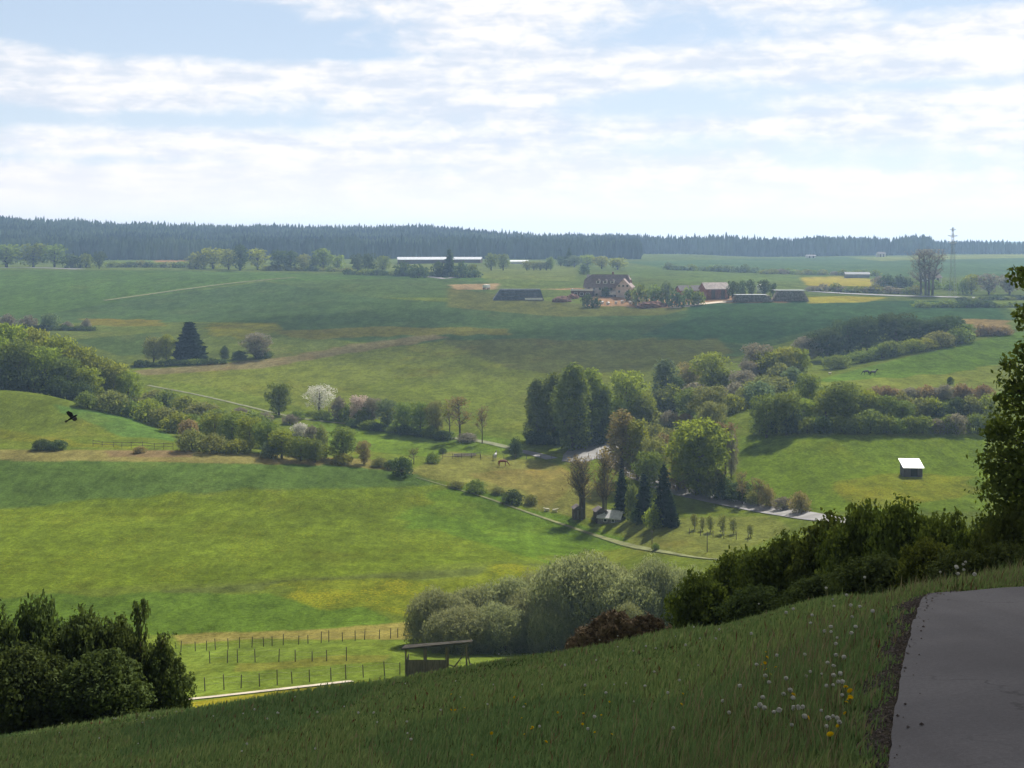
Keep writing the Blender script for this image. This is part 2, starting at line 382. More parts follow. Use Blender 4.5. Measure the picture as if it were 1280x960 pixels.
# valley floor
field([(410, 515), (640, 550), (640, 562), (540, 572), (420, 560), (380, 540)], (.10, .175, .02), .10, 240)
field([(500, 590), (560, 565), (690, 578), (750, 610), (760, 650), (690, 640), (600, 608)], (.16, .18, .05), .05, 200, 1.0)
field([(590, 592), (700, 585), (730, 600), (700, 625), (640, 615)], (.18, .175, .055), .05, 200, 3.0)
field([(760, 650), (960, 645), (990, 660), (900, 700), (800, 690)], (.14, .175, .045), .04, 150)
# left spur
field([(-40, 470), (0, 487), (120, 505), (240, 548), (240, 566), (-40, 566)], (.10, .15, .022), .35, 230)
field([(-40, 545), (-40, 520), (60, 545), (200, 565)], (.12, .15, .02), .7, 230, 2.0)
field([(60, 505), (160, 520), (230, 552), (150, 545)], (.07, .15, .035), .02, 230, 1.0)
field([(-40, 562), (130, 562), (300, 566), (480, 576), (520, 592), (400, 582), (-40, 575)], TAN, .05, 200, .8)
field([(-40, 575), (400, 580), (520, 592), (560, 608), (300, 612), (-40, 640)], (.070, .135, .032), .02, 160)
field([(-40, 640), (300, 612), (560, 606), (700, 640), (800, 686), (680, 700), (400, 720), (-40, 742)], (.105, .165, .014), .48, 150, 1.5)
field([(560, 606), (700, 640), (800, 686), (680, 702), (500, 650)], (.085, .165, .016), .12, 150, 3)
field([(200, 738), (400, 722), (680, 704), (640, 716), (400, 732), (200, 746)], (.08, .115, .03), 0, 130, .4)
field([(330, 735), (640, 712), (720, 705), (680, 740), (540, 790), (440, 760)], (.12, .165, .014), .75, 110, 4.0)
field([(-40, 742), (200, 742), (330, 740), (460, 762), (500, 790), (220, 796), (-40, 800)], (.075, .145, .018), .22, 110, 1.5)
field([(215, 796), (330, 788), (520, 780), (520, 798), (330, 802), (215, 808)], (.19, .18, .06), .35, 100, 1.2)
field([(215, 808), (520, 798), (700, 800), (700, 830), (440, 850), (215, 872)], (.105, .165, .028), .12, 85)
field([(300, 826), (480, 815), (480, 826), (300, 838)], (.14, .165, .035), .15, 85, 1.5)
field([(215, 880), (445, 853), (452, 860), (215, 890)], (.2, .2, .02), .9, 75, .3)
# right hillside
field([(925, 545), (1235, 545), (1235, 640), (1020, 640), (925, 600)], (.10, .17, .014), .14, 180)
field([(1040, 600), (1220, 590), (1220, 625), (1060, 640)], (.13, .17, .015), .65, 170, 2.0)
field([(1020, 475), (1200, 430), (1290, 412), (1290, 500), (1100, 490)], (.085, .165, .022), .03, 250)
field([(1010, 480), (1200, 465), (1290, 450), (1290, 490), (1100, 490)], (.14, .185, .035), .06, 250, 2)
field([(1200, 400), (1262, 400), (1262, 418), (1210, 420)], (.24, .18, .08), .1, 330, 2)
# farm yard: bare reddish soil
field([(560, 356), (625, 354), (620, 362), (570, 362)], (.27, .2, .13), 0, 430, .6)
field([(672, 362), (725, 362), (735, 382), (840, 385), (880, 378), (990, 378), (940, 370), (850, 368), (720, 360)], (.30, .19, .14), 0, 430, 2)
# bare strip, ploughed patch beside the path
field([(130, 563), (240, 563), (240, 572), (140, 572)], (.17, .135, .085), 0, 215, .8)
field([(320, 572), (402, 577), (400, 582), (330, 580)], (.18, .155, .075), 0, 215, .5)
# tractor lines in the drilled crops, mowing swathes in the meadows
def lines(pp, ang, period, wd_, k, dmin):
    s_ = inside(world_poly(pp, dmin), .3); a = math.radians(ang); q = gx[s_]*math.cos(a) + gy[s_]*math.sin(a) + 1.2*vnoise(gx[s_]/40, gy[s_]/40, 61)
    m_ = (q % period); on = (m_ < wd_) | ((m_ > wd_*2.6) & (m_ < wd_*3.6)); base[s_[on]] *= k
lines([(-40, 575), (400, 580), (520, 592), (560, 608), (300, 612), (-40, 640)], 75, 15, .8, .80, 160)
lines([(-40, 640), (300, 612), (560, 606), (700, 640), (800, 686), (680, 700), (400, 720), (-40, 742)], 83, 9, 1.6, .91, 150)
lines([(-40, 352), (-40, 337), (200, 338), (600, 345), (500, 372), (180, 372), (-40, 396)], 20, 18, 1.6, .84, 400)
lines([(860, 376), (1240, 376), (1260, 402), (1030, 410), (940, 430), (700, 400)], -28, 18, 1.5, .84, 380)
lines([(-40, 396), (330, 352), (600, 380), (860, 388), (940, 440), (700, 455), (300, 402)], 70, 18, 1.6, .88, 330)
lines([(925, 545), (1235, 545), (1235, 640), (1020, 640), (925, 600)], 80, 7, 1.2, .93, 180)
# parcels grade into each other over a metre or two
def soften(A, n):
    A = A.reshape(nr, nc, -1)
    for _ in range(n):
        A = (np.roll(A, 1, 0)+2*A+np.roll(A, -1, 0))/4; A = (np.roll(A, 1, 1)+2*A+np.roll(A, -1, 1))/4
    return A.reshape(nr*nc, -1)
gm = base @ np.array([.3, .6, .1])
base = base*.95 + gm[:, None]*.05 + np.array([.006, .0, .0]); base *= np.array([1.18, 1.11, .80])      # spring grass is less pure a green
base = soften(base, 1); yel = soften(yel, 6)[:, 0]
# roadside
near = (gy < 32)
base[near] = (.060, .100, .028); yel[near] = 0.0

def ground_material():
    m, t, out = new_mat('ground_cover')
    at = nd(t, 'ShaderNodeAttribute', attribute_name='field_colour'); fl = nd(t, 'ShaderNodeAttribute', attribute_name='flowering')
    geo = nd(t, 'ShaderNodeNewGeometry')
    def nz(sc, det, str3=(1, 1, 1), rough=.6):
        mp = nd(t, 'ShaderNodeMapping'); mp.inputs['Scale'].default_value = str3; t.links.new(geo.outputs['Position'], mp.inputs[0])
        n = nd(t, 'ShaderNodeTexNoise', i_Scale=sc, i_Detail=det, i_Roughness=rough); t.links.new(mp.outputs[0], n.inputs['Vector']); return n.outputs[0]
    big = nz(.018, 6, (1, .55, 0)); mid = nz(.16, 8, (1, .5, 0), .68); fine = nz(1.7, 5, (1, 1, 0), .7); tuft = nz(.55, 6, (1, .6, 0), .72)
    v = mth(t, 'MULTIPLY_ADD', ramp(t, big, .3, .7), .34, .80)
    v = mth(t, 'MULTIPLY', v, mth(t, 'MULTIPLY_ADD', ramp(t, mid, .28, .72), .52, .74))
    v = mth(t, 'MULTIPLY', v, mth(t, 'MULTIPLY_ADD', ramp(t, fine, .25, .75), .6, .72)); v = mth(t, 'MULTIPLY', v, mth(t, 'MULTIPLY_ADD', ramp(t, tuft, .3, .7), .5, .76))
    cv = nd(t, 'ShaderNodeCombineColor'); [t.links.new(v, cv.inputs[i]) for i in range(3)]
    c = mixc(t, 1.0, at.outputs['Color'], cv.outputs[0], 'MULTIPLY')
    # drier and lusher patches
    dry = nz(.045, 7, (1, .7, 0), .65)
    c = mixc(t, mth(t, 'MULTIPLY', ramp(t, dry, .52, .75), .42), c, mixc(t, 1.0, c, (1.65, 1.12, 1.25), 'MULTIPLY'))
    # dandelions in bloom: patchy speckle whose density follows the field
    pn = nz(.09, 6, (1, .8, 0), .7); sp = nz(2.6, 3, (1, 1, 0), .8)
    lvl = mth(t, 'MULTIPLY', fl.outputs['Fac'], mth(t, 'MULTIPLY_ADD', ramp(t, pn, .34, .62), .95, .18))
    thr = mth(t, 'MULTIPLY_ADD', lvl, -.36, .72)
    dd = mth(t, 'MULTIPLY', mth(t, 'SUBTRACT', sp, thr), 4.0, clamp=True)
    dd = mth(t, 'MULTIPLY', dd, mth(t, 'MULTIPLY', lvl, 1.6, clamp=True))
    c = mixc(t, dd, c, (.37, .34, .02))
    b = nd(t, 'ShaderNodeBsdfDiffuse', i_Roughness=.6); t.links.new(c, b.inputs[0])
    bp = nd(t, 'ShaderNodeBump', i_Strength=.75, i_Distance=.35); t.links.new(mth(t, 'ADD', fine, mth(t, 'MULTIPLY', mid, 2.0)), bp.inputs['Height']); t.links.new(bp.outputs[0], b.inputs['Normal'])
    t.links.new(b.outputs[0], out.inputs[0]); return m
# road bed: polygon of the near road, with a gravel verge
RL = [(-2.4, -6), (-.25, 0)] + [cast(a_, b_, 4)[:2] for a_, b_ in ((1111, 960), (1119, 890), (1130, 830), (1143, 780), (1152, 752), (1159, 746), (1205, 743), (1290, 737))]
RL = np.array(RL + [(RL[-1][0]+5.5, RL[-1][1]+1.6), (RL[-1][0]+24, RL[-1][1]+6)]); assert len(RL) == 12
RR = np.array([(2.6, -7), (4.4, 0), (6.3, 4.8), (6.9, 5.8), (7.3, 6.5), (7.6, 7.2), (8.1, 7.9), (8.8, 8.4), (9.8, 8.8), (12, 9.4), (16, 10.6), (34, 15.0)])
def edge_dist(P, x, y):
    d = np.full(len(x), 1e9)
    for i in range(len(P)-1):
        a, b = P[i], P[i+1]; ab = b-a; t = np.clip(((x-a[0])*ab[0]+(y-a[1])*ab[1])/(ab@ab), 0, 1)
        d = np.minimum(d, np.hypot(x-a[0]-t*ab[0], y-a[1]-t*ab[1]))
    return d
def pip(P, x, y):
    c = np.zeros(len(x), bool)
    for i in range(len(P)):
        a, b = P[i], P[(i+1) % len(P)]
        if a[1] == b[1]: continue
        c ^= ((a[1] > y) != (b[1] > y)) & (x < (b[0]-a[0])*(y-a[1])/(b[1]-a[1]) + a[0])
    return c
ROADP = np.vstack([RL, RR[::-1]])
nn = np.where((gy < 24) & (gx > -6) & (gx < 36))[0]
ed = edge_dist(RL, gx[nn], gy[nn]) + .12*vnoise(gx[nn]*2.5, gy[nn]*2.5, 9); inr = pip(ROADP, gx[nn], gy[nn])
g = nn[(ed < .2) | inr]; base[g] = (.062, .055, .045)
me = mesh_np('ground', GV, GF, [ground_material()], smooth=True)
ca = me.attributes.new('field_colour', 'FLOAT_COLOR', 'POINT'); ca.data.foreach_set('color', np.column_stack([base, np.ones(len(base))]).astype(np.float32).ravel())
fa = me.attributes.new('flowering', 'FLOAT', 'POINT'); fa.data.foreach_set('value', yel.astype(np.float32))
tag(link('ground', me), 'meadows and crop fields covering the valley and the plateau', 'ground', kind='structure')

# ------------------------------------------------------------------ roads and tracks: sheets draped over the ground
def strip(name, LP, RP, mat, lift, label, n=10, sub=6):
    """sheet between two world polylines of equal length"""
    LP = np.array(LP, float); RP = np.array(RP, float); A = []; B = []
    for i in range(len(LP)-1):
        for j in range(sub): t = j/sub; A.append(LP[i]*(1-t)+LP[i+1]*t); B.append(RP[i]*(1-t)+RP[i+1]*t)
    A.append(LP[-1]); B.append(RP[-1]); A = np.array(A); B = np.array(B)
    ts = np.linspace(0, 1, n); P = A[:, None]*(1-ts[None, :, None]) + B[:, None]*ts[None, :, None]
    z = H(P[..., 0], P[..., 1]) + lift
    V = np.column_stack([P[..., 0].ravel(), P[..., 1].ravel(), z.ravel()])
    I = np.arange(len(V)).reshape(len(A), n)
    Fq = np.stack([I[:-1, :-1], I[:-1, 1:], I[1:, 1:], I[1:, :-1]], -1).reshape(-1, 4)
    o = link(name, mesh_np(name, V, Fq, mat, smooth=True)); tag(o, label, name, kind='structure'); return o
def track(name, pp, width, mat, label, dmin=60, lift=.12, n=4):
    P = world_poly(pp, dmin, closed=False)
    if len(P) > 3:
        for _ in range(2): P[1:-1] = (P[:-2]+P[1:-1]*2+P[2:])/4
    T_ = np.gradient(P, axis=0); T_ /= np.linalg.norm(T_, axis=1)[:, None]+1e-9; Nn = np.column_stack([-T_[:, 1], T_[:, 0]])
    wv = (np.interp(np.arange(len(P)), np.linspace(0, len(P)-1, len(width)), width) if isinstance(width, (list, tuple)) else np.full(len(P), width))[:, None]
    return strip(name, P+Nn*wv/2, P-Nn*wv/2, mat, lift, label, n=n, sub=2)
def asphalt():
    m, t, out = new_mat('asphalt')
    geo = nd(t, 'ShaderNodeNewGeometry')
    a = nd(t, 'ShaderNodeTexNoise', i_Scale=.8, i_Detail=6.0, i_Roughness=.6); t.links.new(geo.outputs['Position'], a.inputs['Vector'])
    f = nd(t, 'ShaderNodeTexNoise', i_Scale=130.0, i_Detail=2.0); t.links.new(geo.outputs['Position'], f.inputs['Vector'])
    mp = nd(t, 'ShaderNodeMapping'); mp.inputs['Scale'].default_value = (1.6, .12, .1); mp.inputs['Rotation'].default_value = (0, 0, math.radians(20)); t.links.new(geo.outputs['Position'], mp.inputs[0])
    s = nd(t, 'ShaderNodeTexNoise', i_Scale=1.5, i_Detail=4.0); t.links.new(mp.outputs[0], s.inputs['Vector'])
    c = mixc(t, ramp(t, a.outputs[0], .3, .7), (.084, .082, .092), (.106, .103, .113))
    c = mixc(t, mth(t, 'MULTIPLY', ramp(t, s.outputs[0], .45, .7), .35), c, (.060, .057, .063))
    c = mixc(t, mth(t, 'MULTIPLY', ramp(t, f.outputs[0], .5, .75), .4), c, (.17, .165, .17))
    vo = nd(t, 'ShaderNodeTexVoronoi', feature='DISTANCE_TO_EDGE', i_Scale=.55); wn = nd(t, 'ShaderNodeTexNoise', i_Scale=2.2, i_Detail=5.0); t.links.new(geo.outputs['Position'], wn.inputs['Vector'])
    wv = nd(t, 'ShaderNodeVectorMath', operation='MULTIPLY_ADD'); t.links.new(wn.outputs['Color'], wv.inputs[0]); wv.inputs[1].default_value = (.9, .9, .9); t.links.new(geo.outputs['Position'], wv.inputs[2]); t.links.new(wv.outputs[0], vo.inputs['Vector'])
    crk = mth(t, 'SUBTRACT', 1.0, ramp(t, vo.outputs['Distance'], .0, .012)); c = mixc(t, mth(t, 'MULTIPLY', crk, mth(t, 'MULTIPLY', ramp(t, a.outputs[0], .45, .6), .6)), c, (.015, .014, .014))
    g2 = nd(t, 'ShaderNodeTexNoise', i_Scale=38.0, i_Detail=3.0); t.links.new(geo.outputs['Position'], g2.inputs['Vector']); c = mixc(t, mth(t, 'MULTIPLY', ramp(t, g2.outputs[0], .35, .65), .3), c, (.055, .052, .056))
    big_ = nd(t, 'ShaderNodeTexNoise', i_Scale=.35, i_Detail=3.0); t.links.new(geo.outputs['Position'], big_.inputs['Vector']); c = mixc(t, mth(t, 'MULTIPLY', ramp(t, big_.outputs[0], .4, .6), .35), c, (.055, .052, .058))
    b = nd(t, 'ShaderNodeBsdfPrincipled', i_Roughness=1.0); b.inputs['Specular IOR Level'].default_value = .12; t.links.new(c, b.inputs['Base Color'])
    bp = nd(t, 'ShaderNodeBump', i_Strength=.35, i_Distance=.004); t.links.new(f.outputs[0], bp.inputs['Height']); t.links.new(bp.outputs[0], b.inputs['Normal'])
    t.links.new(b.outputs[0], out.inputs[0]); return m
ASPH = asphalt()
def ragged(P):
    Q = [P[0]]
    for a, b in zip(P[:-1], P[1:]):
        m = max(1, int(np.linalg.norm(b-a)/.16))
        for j in range(1, m+1): Q.append(a+(b-a)*j/m)
    Q = np.array(Q); return Q + np.column_stack([0.016*vnoise(Q[:, 0]*1.4, Q[:, 1]*1.4, 41)+.012*vnoise(Q[:, 0]*9, Q[:, 1]*9, 42), .012*vnoise(Q[:, 0]*2.7+5, Q[:, 1]*2.7, 43)])
RLq = ragged(RL); tq = np.linspace(0, 1, len(RLq)); lr = np.concatenate([[0], np.cumsum(np.linalg.norm(np.diff(RL, axis=0), axis=1))]); lq = np.concatenate([[0], np.cumsum(np.linalg.norm(np.diff(RLq, axis=0), axis=1))]); lq = lq/lq[-1]*lr[-1]
RRq = np.column_stack([np.interp(lq, lr, RR[:, 0]), np.interp(lq, lr, RR[:, 1])])
strip('road', RLq, RRq, ASPH, .035, 'grey asphalt lane bending right at the edge of the meadow', n=40, sub=1)
PALE = simple('pale_concrete', (.21, .205, .20), .85, .25, .4); GRAV = simple('pale_gravel', (.36, .32, .25), .9, .3, .6)
track('country_road', [(842, 612), (870, 621), (905, 628), (950, 636), (1000, 644), (1040, 650), (1090, 655)], 4.0, PALE, 'pale road running down the valley behind the bushes', 150)
track('farm_yard', [(640, 562), (672, 568), (690, 574)], [2.5, 3, 3], PALE, 'pale lane leading to the junction under the tall trees', 200)
track('road_junction', [(716, 578), (728, 571), (742, 561), (754, 552), (764, 545)], [5, 9, 11, 11, 9], PALE, 'pale concrete junction beside the tall dark trees', 200)
track('country_road', [(752, 568), (790, 590), (820, 603), (845, 613)], 4.5, PALE, 'pale road between the junction and the oak', 200)
track('gravel_track', [(225, 876), (290, 869), (370, 860), (440, 852)], 1.15, GRAV, 'white gravel track below the fenced paddock', 80, .08)
track('field_path', [(185, 482), (240, 492), (300, 506), (370, 523), (450, 532)], 1.2, simple('path_soil', (.14, .15, .075), .9, .3, .6), 'greyish path crossing the slope above the hedgerow', 290)
track('field_path', [(450, 535), (530, 545), (600, 551), (645, 562)], 2.4, simple('path_soil', (.14, .15, .075)), 'path running beside the row of hedge trees', 240)
track('field_track', [(130, 376), (200, 366), (290, 354), (370, 347)], 3.0, simple('path_dry', (.135, .145, .055), .9, .35, .5), 'pale tractor track crossing the far green field', 420, .2)
track('field_track', [(520, 597), (600, 620), (680, 648), (740, 668), (800, 686), (870, 698), (940, 703)], [.3, .45, .7, 1.0, 1.1, .8, .4], simple('path_dry', (.30, .27, .15)), 'brown track along the lower edge of the large meadow', 150)
track('country_road', [(1008, 364), (1050, 367), (1120, 370), (1200, 372), (1290, 374)], 6.5, PALE, 'pale road along the plateau beside the rape field', 450, .25)
track('farm_road', [(840, 385), (880, 380), (905, 377), (940, 376)], 5, simple('yard_soil', (.42, .36, .28), .9, .2, .3), 'pale farm track under the red barn', 430, .2)
track('farm_road', [(-20, 335), (50, 335), (100, 337)], 9, PALE, 'pale road below the far left trees', 650, .3)
track('farm_road', [(535, 346), (556, 349), (570, 347)], 7, PALE, 'short pale road bend below the dark conifer', 500, .3)

# ------------------------------------------------------------------ unseen clouds, placed to shade the near slope and the middle of the plateau
def blob_sphere(nu=48, nv=24):
    th = np.linspace(0, 2*np.pi, nu, endpoint=False); ph = np.linspace(0, np.pi, nv)
    P = np.array([[math.sin(p)*math.cos(t), math.sin(p)*math.sin(t), math.cos(p)] for p in ph for t in th])
    I = np.arange(nu*nv).reshape(nv, nu)
    Fq = np.stack([I[:-1], np.roll(I[:-1], -1, 1), np.roll(I[1:], -1, 1), I[1:]], -1).reshape(-1, 4)
    return P, Fq
def cloud_mat(thin):
    m, t, out = new_mat('cloud_vapour')
    d = nd(t, 'ShaderNodeBsdfDiffuse'); d.inputs[0].default_value = (.92, .93, .95, 1)
    tr = nd(t, 'ShaderNodeBsdfTranslucent'); tr.inputs[0].default_value = (.9, .92, .95, 1)
    mx = nd(t, 'ShaderNodeMixShader', i_Fac=.35); t.links.new(d.outputs[0], mx.inputs[1]); t.links.new(tr.outputs[0], mx.inputs[2])
    tp = nd(t, 'ShaderNodeBsdfTransparent'); m2 = nd(t, 'ShaderNodeMixShader', i_Fac=thin); t.links.new(mx.outputs[0], m2.inputs[1]); t.links.new(tp.outputs[0], m2.inputs[2]); t.links.new(m2.outputs[0], out.inputs[0]); return m
CLOUDM = {0: cloud_mat(.80), 1: cloud_mat(.89)}
def cloud(tx, ty, rx, ry, alt, label, seed, rot=0.0):
    tz = Hs(tx, ty); t_ = (alt-tz)/SUNV[2]; c = np.array([tx, ty, tz]) + SUNV*t_
    P, Fq = blob_sphere(); r = np.random.default_rng(seed)
    V = []; Fs = []; n = 0
    for i in range(7):
        a = i*1.05+r.uniform(-.2, .2); q = r.uniform(.45, .62) if i else 0; s = r.uniform(.40, .5) if i else .85
        off = np.array([math.cos(a)*q*rx, math.sin(a)*q*ry, r.uniform(0, 12)])
        nzv = np.array([mnoise.fractal((Vector(p*2.2)+Vector((seed+i*7, 3, 1))), 0.9, 2.0, 4) for p in P])
        pv = P*(1+.28*nzv)[:, None]*np.array([rx*s, ry*s, min(rx, ry)*.35*s]); V.append(pv+off); Fs.append(Fq+n); n += len(P)
    o = link('cloud', mesh_np('cloud', np.vstack(V), np.vstack(Fs), CLOUDM[0 if alt < 450 else 1], smooth=True), loc=c.tolist())
    o.rotation_euler = (0, 0, rot); tag(o, label, 'cloud', kind='structure'); return o
cloud(4, 6, 62, 40, 420, 'small unseen cloud placed to shade the near slope', 3)
cloud(75, 438, 150, 50, 520, 'unseen cloud placed to shade the plateau below the farm', 8)
cloud(-75, 500, 62, 34, 520, 'unseen cloud placed to shade the left crop fields', 12)

# ------------------------------------------------------------------ vegetation builders (unit height, scaled per tree)
def leaf_quads(P, Nn, size, rng, elong=1.0, up=0.0):
    """kite leaves/leaf clumps at points P, facing roughly along Nn"""
    n = len(P)
    a = rng.normal(size=(n, 3)); a[:, 2] *= (1-up*.6); a[:, 2] += up*1.6
    nrm = Nn + rng.normal(size=(n, 3))*0.75; nrm /= np.linalg.norm(nrm, axis=1)[:, None]+1e-9
    a -= (a*nrm).sum(1)[:, None]*nrm; a /= np.linalg.norm(a, axis=1)[:, None]+1e-9; b = np.cross(nrm, a)
    s = (np.asarray(size)*rng.uniform(.6, 1.35, n))[:, None]
    V = np.stack([P - a*s*.5*elong, P + b*s*.42 - a*s*.06, P + a*s*.5*elong + nrm*s*.12, P - b*s*.42 + a*s*.04], 1).reshape(-1, 3)
    return V, np.arange(4*n).reshape(n, 4)
def lobes_pts(lobes, n, rng, shell=.5, rough=.18):
    L_ = np.array(lobes, float); vol = (L_[:, 3]*L_[:, 4]*L_[:, 5])**(2/3.); pick = rng.choice(len(L_), n, p=vol/vol.sum())
    d = rng.normal(size=(n, 3)); d /= np.linalg.norm(d, axis=1)[:, None]
    r = (shell + (1-shell)*rng.uniform(0, 1, n)**.6)
    # clumps: pull radii by smooth noise on direction so the outline is uneven
    q = d*2.6 + L_[pick, :3]*9
    cl = np.sin(q[:, 0]*2.1+q[:, 1]*1.3)*np.sin(q[:, 1]*2.7-q[:, 2]*1.1)*np.cos(q[:, 2]*2.3+q[:, 0])
    r = r*(1+rough*cl) * (1+rng.normal(size=n)*.03)
    P = L_[pick, :3] + d*L_[pick, 3:6]*r[:, None]
    return P, d
def limb_mesh(mb, base, tips, r0, rng, k=5):
    for t in tips:
        b = np.array(base); t = np.array(t); m = b*.45 + t*.55 + rng.normal(size=3)*.03; m[2] -= .02
        mb.tube([b, m, t], [r0, r0*.6, r0*.18], k, cap=False)
BARK = simple('bark', (.12, .095, .07), .9, .4, 6); BARKD = simple('dark_bark', (.06, .05, .042), .9, .4, 6); BARKG = simple('grey_bark', (.2, .18, .15), .9, .35, 6)
def make_tree(kind, seed, n, leaf):
    """returns (crown mesh data (V,F), trunk MB) of unit height"""
    r = np.random.default_rng(seed); mb = MB(); lobes = []
    if kind == 'broad':
        h0 = .16; mb.tube([(0, 0, -.03), (.01, 0, .2), (0, .01, .5), (.02, 0, .85)], [.032, .026, .018, .006], 7)
        for i in range(15):
            a = i*2.4+r.uniform(-.4, .4); z = .17+.73*(i/14)**.9; q = .27*math.sin(math.pi*min(1, (z-.08)/.95))**.7*r.uniform(.65, 1.1)
            s = r.uniform(.11, .175); lobes.append((math.cos(a)*q, math.sin(a)*q, min(z, 1-s*.9), s*1.15, s*1.15, s*.85))
        lobes.append((0, 0, .55, .2, .2, .34))
        limb_mesh(mb, (0, 0, .24), [l[:3] for l in lobes[:7]], .014, r); limb_mesh(mb, (0, .01, .45), [l[:3] for l in lobes[7:13]], .010, r)
    elif kind == 'tall':
        mb.tube([(0, 0, -.03), (.01, 0, .3), (-.01, .01, .6), (0, 0, .95)], [.024, .019, .012, .004], 7)
        for i in range(18):
            a = i*2.4+r.uniform(-.4, .4); z = .14+.8*i/17; q = .12*math.sin(math.pi*min(1, z*.86+.1))*r.uniform(.6, 1.2)
            s = r.uniform(.075, .12); lobes.append((math.cos(a)*q, math.sin(a)*q, min(z, 1-s*1.3), s, s, s*1.6))
        limb_mesh(mb, (0, 0, .15), [l[:3] for l in lobes[2:8]], .009, r); limb_mesh(mb, (0, 0, .4), [l[:3] for l in lobes[8:16]], .007, r)
    elif kind == 'bush':
        for k_ in range(5): mb.tube([(r.uniform(-.1, .1), r.uniform(-.1, .1), -.05), (r.uniform(-.3, .3), r.uniform(-.3, .3), .6)], [.025, .008], 5)
        for i in range(13):
            a = i*2.4; q = .5*math.sqrt(i/13.)*r.uniform(.85, 1.15); s = r.uniform(.2, .34); z = (.62-.75*q*q)*r.uniform(.8, 1.1)
            lobes.append((math.cos(a)*q, math.sin(a)*q, max(.16, min(z, 1-s)), s, s, s))
        lobes.append((0, 0, .68, .26, .26, .31))
        for i in range(16):
            a = r.uniform(0, 6.28); e_ = r.uniform(.1, 1.25); s = r.uniform(.06, .12); q = .62*math.cos(e_)*r.uniform(.9, 1.25); lobes.append((math.cos(a)*q, math.sin(a)*q, min(.2+.66*math.sin(e_)*r.uniform(.85, 1.08), .90), s, s, s*r.uniform(.9, 1.3)))
        for i in range(7): a = i*.9+.3; lobes.append((math.cos(a)*.42, math.sin(a)*.42, .16, .24, .24, .2))
    elif kind == 'spruce':
        mb.tube([(0, 0, -.03), (0, 0, .5), (0, 0, 1.0)], [.022, .014, .002], 6)
        P = []; D_ = []
        lv = 26
        for i in range(lv):
            z = .06+.93*(i/lv); R_ = (.20*(1-z)**.85+.012)*r.uniform(.85, 1.12); nb = max(5, int(12*(1-z))+3)
            for j in range(nb):
                a = j*2*math.pi/nb + r.uniform(0, 1); m = max(3, int(n/lv/nb*1.9*(1-z)+2)); t = r.uniform(.12, 1, m)**.8
                RR_ = R_*r.uniform(.75, 1.15)
                P.append(np.column_stack([np.cos(a)*RR_*t + r.normal(size=m)*.010, np.sin(a)*RR_*t + r.normal(size=m)*.010, z - t*.055 + .05*t*t + r.normal(size=m)*.007]))
                D_.append(np.tile([math.cos(a)*.3, math.sin(a)*.3, 1.0], (m, 1)))
        P = np.vstack(P); D_ = np.vstack(D_)
        V, Fq = leaf_quads(P, D_, leaf, r, 1.5); return V, Fq, mb
    elif kind in ('bare', 'wispy'):
        # several stems, many fine twigs, sparse young leaves
        stems = 4 if kind == 'bare' else 1; tips = []
        for s_ in range(stems):
            bx, by = r.uniform(-.16, .16), r.uniform(-.08, .08); tx, ty = bx*1.7+r.uniform(-.05, .05), by*1.5
            mb.tube([(bx, by, -.03), (bx*1.1, by, .35), (tx, ty, .9)], [.022, .016, .004], 6)
            for i in range(26):
                z = r.uniform(.28, .86); f = (z-.0)/.9; p0 = np.array([bx+(tx-bx)*f, by+(ty-by)*f, z]); a = r.uniform(0, 2*math.pi); l_ = r.uniform(.14, .3)*(1.15-z*.6)
                p1 = p0 + np.array([math.cos(a)*l_, math.sin(a)*l_, l_*r.uniform(.5, 1.1)]); mb.tube([p0, (p0+p1)/2+r.normal(size=3)*.01, p1], [.007, .005, .0015], 4, cap=False)
                for _ in range(6):
                    q0 = p0+(p1-p0)*r.uniform(.3, 1); q1 = q0+r.normal(size=3)*.055+np.array([0, 0, .05]); mb.tube([q0, q1], [.0028, .001], 3, cap=False); tips.append(q1); tips.append((q0+q1)/2)
        tips = np.array(tips); tips = tips[r.integers(0, len(tips), n)] + r.normal(size=(n, 3))*.022
        tips[:, 2] = np.minimum(tips[:, 2], 1.0)
        V, Fq = leaf_quads(tips, r.normal(size=tips.shape), leaf, r, 1.2); return V, Fq, mb
    elif kind == 'willow':
        for k_ in range(7): mb.tube([(r.uniform(-.1, .1), r.uniform(-.1, .1), -.05), (r.uniform(-.35, .35), r.uniform(-.3, .3), .7)], [.022, .006], 5)
        for i in range(16):
            a = i*2.4; q = .5*math.sqrt(i/16.); s = r.uniform(.2, .3); z = (.66-.85*q*q); lobes.append((math.cos(a)*q, math.sin(a)*q, max(.22, z), s, s, min(s*1.15, 1-max(.22, z))))
        for i in range(8): a = i*.8; lobes.append((math.cos(a)*.45, math.sin(a)*.45, .2, .22, .22, .22))
        P, D_ = lobes_pts(lobes, n, r, .55, .10); P[:, 2] = np.maximum(P[:, 2], .0)
        V, Fq = leaf_quads(P, D_, leaf, r, 2.6, up=1.2); return V, Fq, mb
    P, D_ = lobes_pts(lobes, n, r, .5, .30)
    P[:, 2] = np.maximum(P[:, 2], .01 if kind == 'bush' else -.5)
    V, Fq = leaf_quads(P, D_, leaf, r, 1.25); return V, Fq, mb
GEO = {}
def geo(kind, seed, n, leaf):
    k_ = (kind, seed, n, leaf)
    if k_ not in GEO:
        V, Fq, mb = make_tree(*k_); sp = np.percentile(np.abs(V[:, 0]), 99)*2
        sp = max(sp, .1); GEO[k_] = (V, Fq, mb, sp)
    return GEO[k_]
